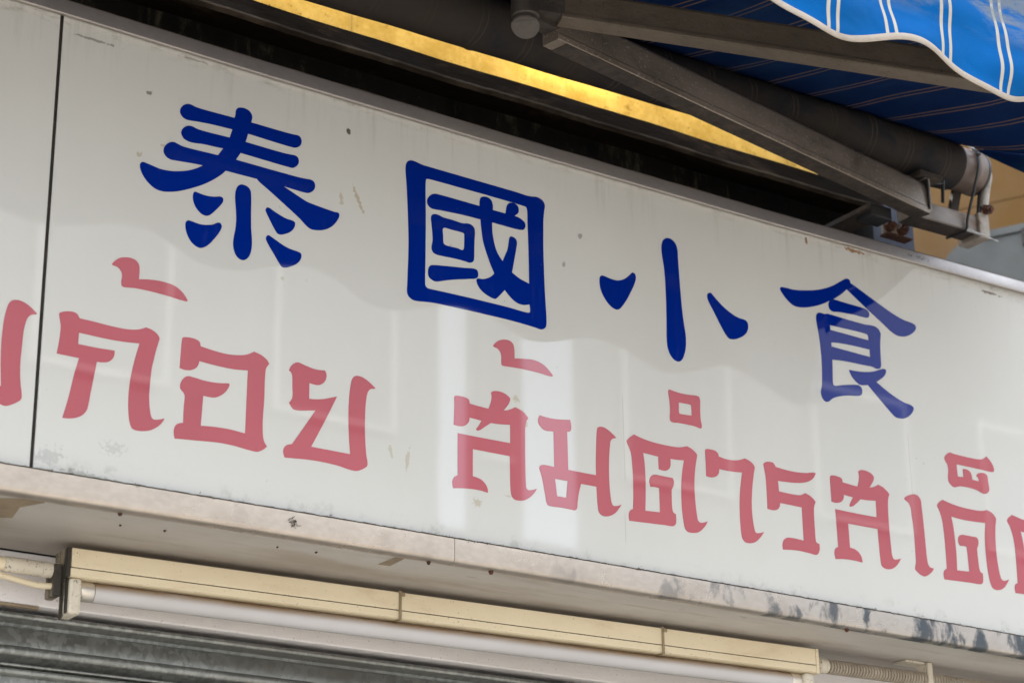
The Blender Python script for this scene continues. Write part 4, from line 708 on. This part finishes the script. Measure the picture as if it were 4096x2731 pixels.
# square bar, plates and links at the right end
def tilt(x): return .745+.018*(x-1.6)
AW('torsion_bar', extr(bmesh.new(), [(.050, .002), (.050, .031), (.052, .033), (.088, .033), (.090, .031), (.090, .002), (.088, .0), (.052, .0)], [1.600, 1.757], tilt), M['steel'], smooth=30)
AW('bar_underside', extr(bmesh.new(), [(.0515, -.0016), (.0885, -.0016), (.0885, -.0004), (.0515, -.0004)], [1.601, 1.756], tilt), M['dark_steel'], label='dark underside of the square bar')  # thin dark plate that makes the bar's underside darker
eb = AW('end_bracket', box(1.7575, 1.783, .043, .098, .738, .786, .0025), M['pale_metal'])
AW('link_rod', tube(bmesh.new(), spline([(1.787, .046, .880), (1.792, .044, .865), (1.783, .044, .835), (1.774, .044, .800)]), [.0085]*4*0+.0080 if False else .0080, 14), M['pale_metal'], eb, smooth=40)
AW('link_rod', tube(bmesh.new(), [(1.7775, .052, .835), (1.7660, .052, .778)], .0048, 12), M['black_plastic'], eb, smooth=40)
AW('support_leg', beam(bmesh.new(), (1.742, .075, .840), (1.722, .075, .779), [(-.009, -.004), (.009, -.004), (.009, .004), (-.009, .004)], Vector((0, 1, 0))), M['dark_steel'], eb)
AW('bolt', tube(bmesh.new(), [(1.776, .044, .794), (1.776, .031, .791)], .0085, 6), M['rust'], eb)
AW('bolt', tube(bmesh.new(), [(1.776, .0305, .7908), (1.776, .0265, .790)], .0042, 12), M['rust'], eb)
# folding arm
S_ = Vector((1.6010, .0295, .7706)); E1 = Vector((.6346, -.1648, .7474)); E2 = Vector((.6310, -.1702, .7587)); F_ = Vector((1.5634, -.5100, .7170))
prof1 = [(-.0140, -.0225), (.0140, -.0225), (.0150, -.0215), (.0150, -.0135), (.0128, -.0105), (.0098, .0020), (.0070, .0120), (.0040, .0195), (.0005, .0228), (-.0110, .0235), (-.0140, .0215)]
prof1 = [(-.0155, -.0355), (.0140, -.0355), (.0150, -.0345), (.0150, -.0260), (.0138, -.0235), (.0130, -.006), (.0120, .010), (.0095, .020), (.0050, .0262), (.0, .0280), (-.0120, .0285), (-.0155, .0260)]
a1 = AW('folding_arm', beam(bmesh.new(), E1+(S_-E1)*.042, S_, prof1), M['arm'], smooth=20, label='rear arm of the awning, from the wall bar to the elbow')
AW('underside_strip', beam(bmesh.new(), E1+(S_-E1)*.062, S_, [(-.0158, -.0368), (.0136, -.0368), (.0136, -.0357), (-.0158, -.0357)]), M['dark_steel'], a1, label='very dark underside of the rear arm')  # thin dark strip that makes the arm's underside darker
prof2 = [(-.0130, -.0225), (.0125, -.0225), (.0135, -.0210), (.0135, -.0165), (.0110, -.0155), (.0110, .0160), (.0095, .0200), (.0050, .0225), (-.0130, .0225)]
prof2 = [(q[0]*1.1, q[1]*1.12) for q in prof2]
a2 = AW('folding_arm', beam(bmesh.new(), E2+(F_-E2)*.045, F_, prof2), M['arm2'], smooth=20, label='front arm of the awning, from the elbow to the valance')
K = Vector((.6225, -.170, .7505))
j = AW('elbow_joint', tube(bmesh.new(), [K+Vector((0, 0, -.021)), K+Vector((0, 0, -.019)), K+Vector((0, 0, .034)), K+Vector((0, 0, .036))], [.0185, .0205, .0205, .018], 28), M['joint'], smooth=35)
bm = beam(bmesh.new(), K+Vector((.004, .001, -.002)), E1+(S_-E1)*.060, [(-.0125, -.0195), (.0130, -.0195), (.0130, .0150), (-.0125, .0150)])
AW('knuckle', bm, M['joint'], j)
bm = beam(bmesh.new(), K+Vector((.004, -.002, .008)), E2+(F_-E2)*.048, [(-.0120, -.0195), (.0125, -.0195), (.0125, .0190), (-.0120, .0190)])
AW('knuckle', bm, M['joint'], j)
AW('joint_ring', tube(bmesh.new(), [K+Vector((0, 0, -.0215)), K+Vector((0, 0, -.0300))], [.0178, .0178], 28), M['joint'], j, smooth=35)
AW('joint_cap', tube(bmesh.new(), [K+Vector((0, 0, -.0302)), K+Vector((0, 0, -.0310)), K+Vector((-.0006, -.0006, -.0340)), K+Vector((-.0008, -.0008, -.0344))], [.0196, .0205, .0205, .0200], 28), M['joint_cap'], j, smooth=35)
for base, d, par in ((E1, (S_-E1), a1), (E2, (F_-E2), a2)):
    dd, ss, uu, LL = frame(base, base+d); p = base+d*.062
    AW('screw', tube(bmesh.new(), [p-uu*.0226, p-uu*.0240, p-uu*.0246], [.0048, .0045, .0028], 12), M['pale_metal'], par, smooth=40)
# shoulder where the rear arm meets the bar
shd = AW('shoulder_bracket', box(1.6040, 1.6160, .020, .050, .7440, .8060, .001), M['pale_metal'])
AW('top_plate', box(1.5900, 1.6440, .016, .056, .8065, .8170, .0012), M['dark_steel'], shd)
AW('side_plate', box(1.6015, 1.6036, .012, .046, .742, .800), M['black_plastic'], shd)
# brackets below the bar
wb = AW('wall_bracket', beam(bmesh.new(), (1.520, .058, .737), (1.497, .246, .722), [(-.027, -.004), (.027, -.004), (.027, .004), (-.027, .004)]), M['dark_steel'], label='dark flat bar bracing the awning to the wall')
AW('bolt', tube(bmesh.new(), [(1.520, .085, .731), (1.520, .085, .725)], .008, 6), M['rust'], wb)
AW('hanger_block', box(1.500, 1.548, .052, .088, .722, .7445, .001), M['black_plastic'])
bp = AW('bolt_plate', box(1.585, 1.640, .112, .116, .728, .757, .0008), M['pale_metal'])
bx_ = bmesh.new(); bx(bx_, 1.582, 1.642, .098, .118, .7235, .7265); AW('plate_lip', bx_, M['rust'], bp)
for x in (1.597, 1.628):
    AW('bolt', tube(bmesh.new(), [(x, .1115, .743), (x, .101, .743)], .0098, 6), M['rust'], bp)
    AW('bolt', tube(bmesh.new(), [(x, .1005, .743), (x, .094, .743)], .0048, 10), M['rust'], bp)
# cable ties
tie = AW('cable_tie', tube(bmesh.new(), spline([(1.7400, .030, zc+.034), (1.7420, .0180, zc+.012), (1.7395, .0172, zc-.012), (1.7345, .0290, .815), (1.7290, .0440, .768), (1.7275, .0470, .7455), (1.727, .054, .7437), (1.722, .092, .7445)], 6), .0026, 8), M['black_plastic'], label='long black cable tie round the roller end and bar')
AW('tie_tail', tube(bmesh.new(), [(1.7430, .020, zc+.020), (1.777, .012, zc+.034), (1.800, .010, zc+.038)], [.0024, .0016, .0008], 8), M['black_plastic'], tie)
AW('tie_head', box(1.7350, 1.7450, .0110, .0185, zc+.012, zc+.022, .001), M['black_plastic'], tie)
t2 = AW('cable_tie', tube(bmesh.new(), [(1.7395, .0210, zc+.0290), (1.7365, .0330, zc+.0385)], .0034, 8), M['white_plastic'], label='white clip on the roller end')
t3 = AW('cable_tie', tube(bmesh.new(), [(1.7270, .0450, .7440), (1.737, .020, .727), (1.748, -.004, .709)], [.0026, .0018, .0010], 8), M['white_plastic'], label='pale cable tie tail pointing down')
t4 = AW('cable_tie', tube(bmesh.new(), [(1.6655, .036, .822), (1.6650, .040, .780)], .0032, 8), M['black_plastic'], label='short black cable tie under the roll')
AW('tie_tail', tube(bmesh.new(), [(1.664, .036, .815), (1.632, .036, .806)], [.0024, .0014], 8), M['black_plastic'], t4)
# canopy cloth from the roll to the front bar, sagging past its right edge
bm = bmesh.new(); NU, NV = 230, 44; g = []
for iu in range(NU+1):
    row = []
    for iv in range(NV+1):
        v = iv/NV
        xr = lerp(1.705, 1.835, v**.8); x = lerp(-2.2, xr, (iu/NU)**.75)
        y = lerp(.048, -.548, v); zz = lerp(rz_(min(x, 1.71))+.0430, .778, v)
        zz -= .010*math.sin(math.pi*v)
        e = max(0.0, 1-(xr-x)/.30)
        zz -= e*e*.040*math.sin(math.pi*min(1, v*1.15))**.8
        zz += .0030*math.sin(x*26+v*3+1.5*math.sin(x*5))*math.sin(math.pi*v)+.0030*math.sin(x*9+v*7)*math.sin(math.pi*v)+.0016*math.sin(x*61+v*11)*v*(1-v)*3
        row.append(bm.verts.new((x, y, zz)))
    g.append(row)
for a, b in zip(g, g[1:]):
    for k in range(NV): bm.faces.new((a[k], a[k+1], b[k+1], b[k]))
cv = AW('canopy', bm, M['canvas'], smooth=80)
md = cv.modifiers.new('thick', 'SOLIDIFY'); md.thickness = .0008; md.offset = 1
# hem hanging from the right edge of the canopy
bm = bmesh.new(); a = [r for r in g[-1]] if False else None
top = []; low = []
for iv in range(3, NV+1):
    v = iv/NV; xr = lerp(1.705, 1.835, v**.8); y = lerp(.048, -.548, v); zz = lerp(rz_(1.71)+.0430, .778, v)-.010*math.sin(math.pi*v)-.040*math.sin(math.pi*min(1, v*1.15))**.8+.0022*math.sin(xr*26+v*3)*math.sin(math.pi*v)+.0015*math.sin(xr*9+v*9)
    top.append(bm.verts.new((xr+.0012, y, zz+.001))); low.append(bm.verts.new((xr+.010, y, zz-.045*min(1, (v-.05)*5))))
for i in range(len(top)-1): bm.faces.new((top[i], top[i+1], low[i+1], low[i]))
hem = AW('side_hem', bm, M['canvas'], cv, smooth=80)
md = hem.modifiers.new('thick', 'SOLIDIFY'); md.thickness = .001; md.offset = 0
# front bar and valance
AW('front_bar', box(-2.2, 1.84, -.560, -.525, .7440, .7790, .003), M['pale_metal'])
def vedge(x):
    return .6065-.0185*math.cos(2*math.pi*(x-.838)/.312)+.004*math.sin(x*5.1)
def vy(x, z):
    t = min(1, max(0, (.755-z)/.16))
    return -.5635-t*(.0065*math.sin(x*15+z*42)+.004*math.sin(x*38-z*30+1.3)+.003*math.sin(x*7+z*90))-.006*t
bm = bmesh.new(); NX, NZ = 760, 34; g = []
for i in range(NX+1):
    x = lerp(-2.2, 1.838, i/NX); zb = vedge(x)
    g.append([bm.verts.new((x, vy(x, z_), z_)) for z_ in [lerp(.772, zb, k/NZ) for k in range(NZ+1)]])
for a, b in zip(g, g[1:]):
    for k in range(NZ): bm.faces.new((a[k], a[k+1], b[k+1], b[k]))
va = AW('valance', bm, M['valance'], smooth=80, label='bright blue scalloped valance with paired pale stripes')
md = va.modifiers.new('thick', 'SOLIDIFY'); md.thickness = .0008; md.offset = 0
bm = bmesh.new(); rings = []
pts = [Vector((x, vy(x, vedge(x)), vedge(x))) for x in [lerp(-2.2, 1.838, i/760) for i in range(761)]]
for i, p in enumerate(pts):                                            # folded tape: flat oval section standing along the edge
    d = (pts[min(i+1, 760)]-pts[max(i-1, 0)]).normalized(); nrm = Vector((0, -1, 0)); nrm = (nrm-d*nrm.dot(d)).normalized(); u = d.cross(nrm)
    rings.append([bm.verts.new(p+nrm*.0019*math.cos(t)+u*.0050*math.sin(t)) for t in [2*math.pi*k/10 for k in range(10)]])
for a, b in zip(rings, rings[1:]):
    for k in range(10): bm.faces.new((a[k], a[(k+1) % 10], b[(k+1) % 10], b[k]))
bm.faces.new(rings[0][::-1]); bm.faces.new(rings[-1])
AW('edge_binding', bm, M['binding'], va, smooth=60)

# dry root strands hanging on the black backing board, seen over the top of the sign
rt_ = thing('dry_roots', 'thin pale dry roots clinging to the black board above the sign', 'roots', (.6, .246, .75))
bm = bmesh.new()
for (x, n_) in ((.03, 2), (.20, 3), (.27, 3), (.45, 2), (.62, 4), (.70, 4), (.80, 3), (.92, 3), (.97, 2), (1.10, 2), (1.22, 3), (1.33, 2), (1.46, 2)):
    for _ in range(n_):
        xx = x-.6+random.gauss(0, .018); a = random.uniform(-.5, .5); hgt = random.uniform(.02, .06)
        p = [(xx, random.uniform(-.004, .0), -.08)]
        for k in range(1, 5): p.append((p[-1][0]+a*.016+random.gauss(0, .005), random.uniform(-.006, .001), -.08+hgt*k/2))
        tube(bm, spline(p, 4), random.uniform(.0005, .0011), 5)
obj('strands', bm, simple('dry_root', (.13, .115, .070), (.085, .07, .042), .9, 0, 40), rt_)['kind'] = 'stuff'

# ------------------------------------------------------------------ dust fluff along ledges and edges
def fluff(bm, p, n_, r):
    for _ in range(n_):
        a = Vector(p)+Vector((random.gauss(0, r), random.gauss(0, r*.3)-.001, random.gauss(0, r*.5)))
        d = Vector((random.uniform(-1, 1), random.uniform(-.6, .1), random.uniform(-1, .8))).normalized()*random.uniform(.4, 1.4)*r
        s_ = d.cross(Vector((random.uniform(-1, 1), random.uniform(-1, 1), random.uniform(-1, 1)))).normalized()*r*random.uniform(.12, .3)
        bm.faces.new([bm.verts.new(a-s_), bm.verts.new(a+s_), bm.verts.new(a+d)])
bm = bmesh.new(); x = -.1
while x < 1.85:
    x += random.expovariate(1/.006)
    big = random.random() < .12
    fluff(bm, (x, -.0085, .0015+bot_dz(x)), random.randint(4, 12) if big else random.randint(1, 3), random.uniform(.0018, .0030) if big else .0011)
x = -.1
while x < 1.85:
    x += random.expovariate(1/.028); fluff(bm, (x, -.0085, .6385+top_dz(x)), random.randint(1, 4), .0012)
for (x, z_) in [(.355, -.012), (.357, -.018)]: fluff(bm, (x, -.0088, z_), 26, .004)
o = SG('dust_fringe', bm, M['fluff']); o['kind'] = 'stuff'
bm = bmesh.new(); x = .0
while x < L:
    x += random.expovariate(1/.014); fluff(bm, (x, -.0002, -.0354), random.randint(1, 4), .0011)
for _ in range(60): fluff(bm, (random.gauss(.0, .006), random.uniform(.0, .04), random.uniform(-.08, -.01)), 3, .0022)
obj('dust_fringe', bm, M['fluff'], lp)['kind'] = 'stuff'
bm = bmesh.new()
for i in range(70):
    x = random.uniform(0, .26); fluff(bm, (x, 0, .0105), random.randint(2, 5), .0016)
obj('dust_fringe', bm, M['fluff'], fc)['kind'] = 'stuff'
bm = bmesh.new()
for i in range(60):
    x = random.uniform(.2, 1.4); fluff(bm, (x, .1995, .859), random.randint(1, 4), .0016)
o = obj('dust_fringe', bm, M['fluff'], fb); o['kind'] = 'stuff'
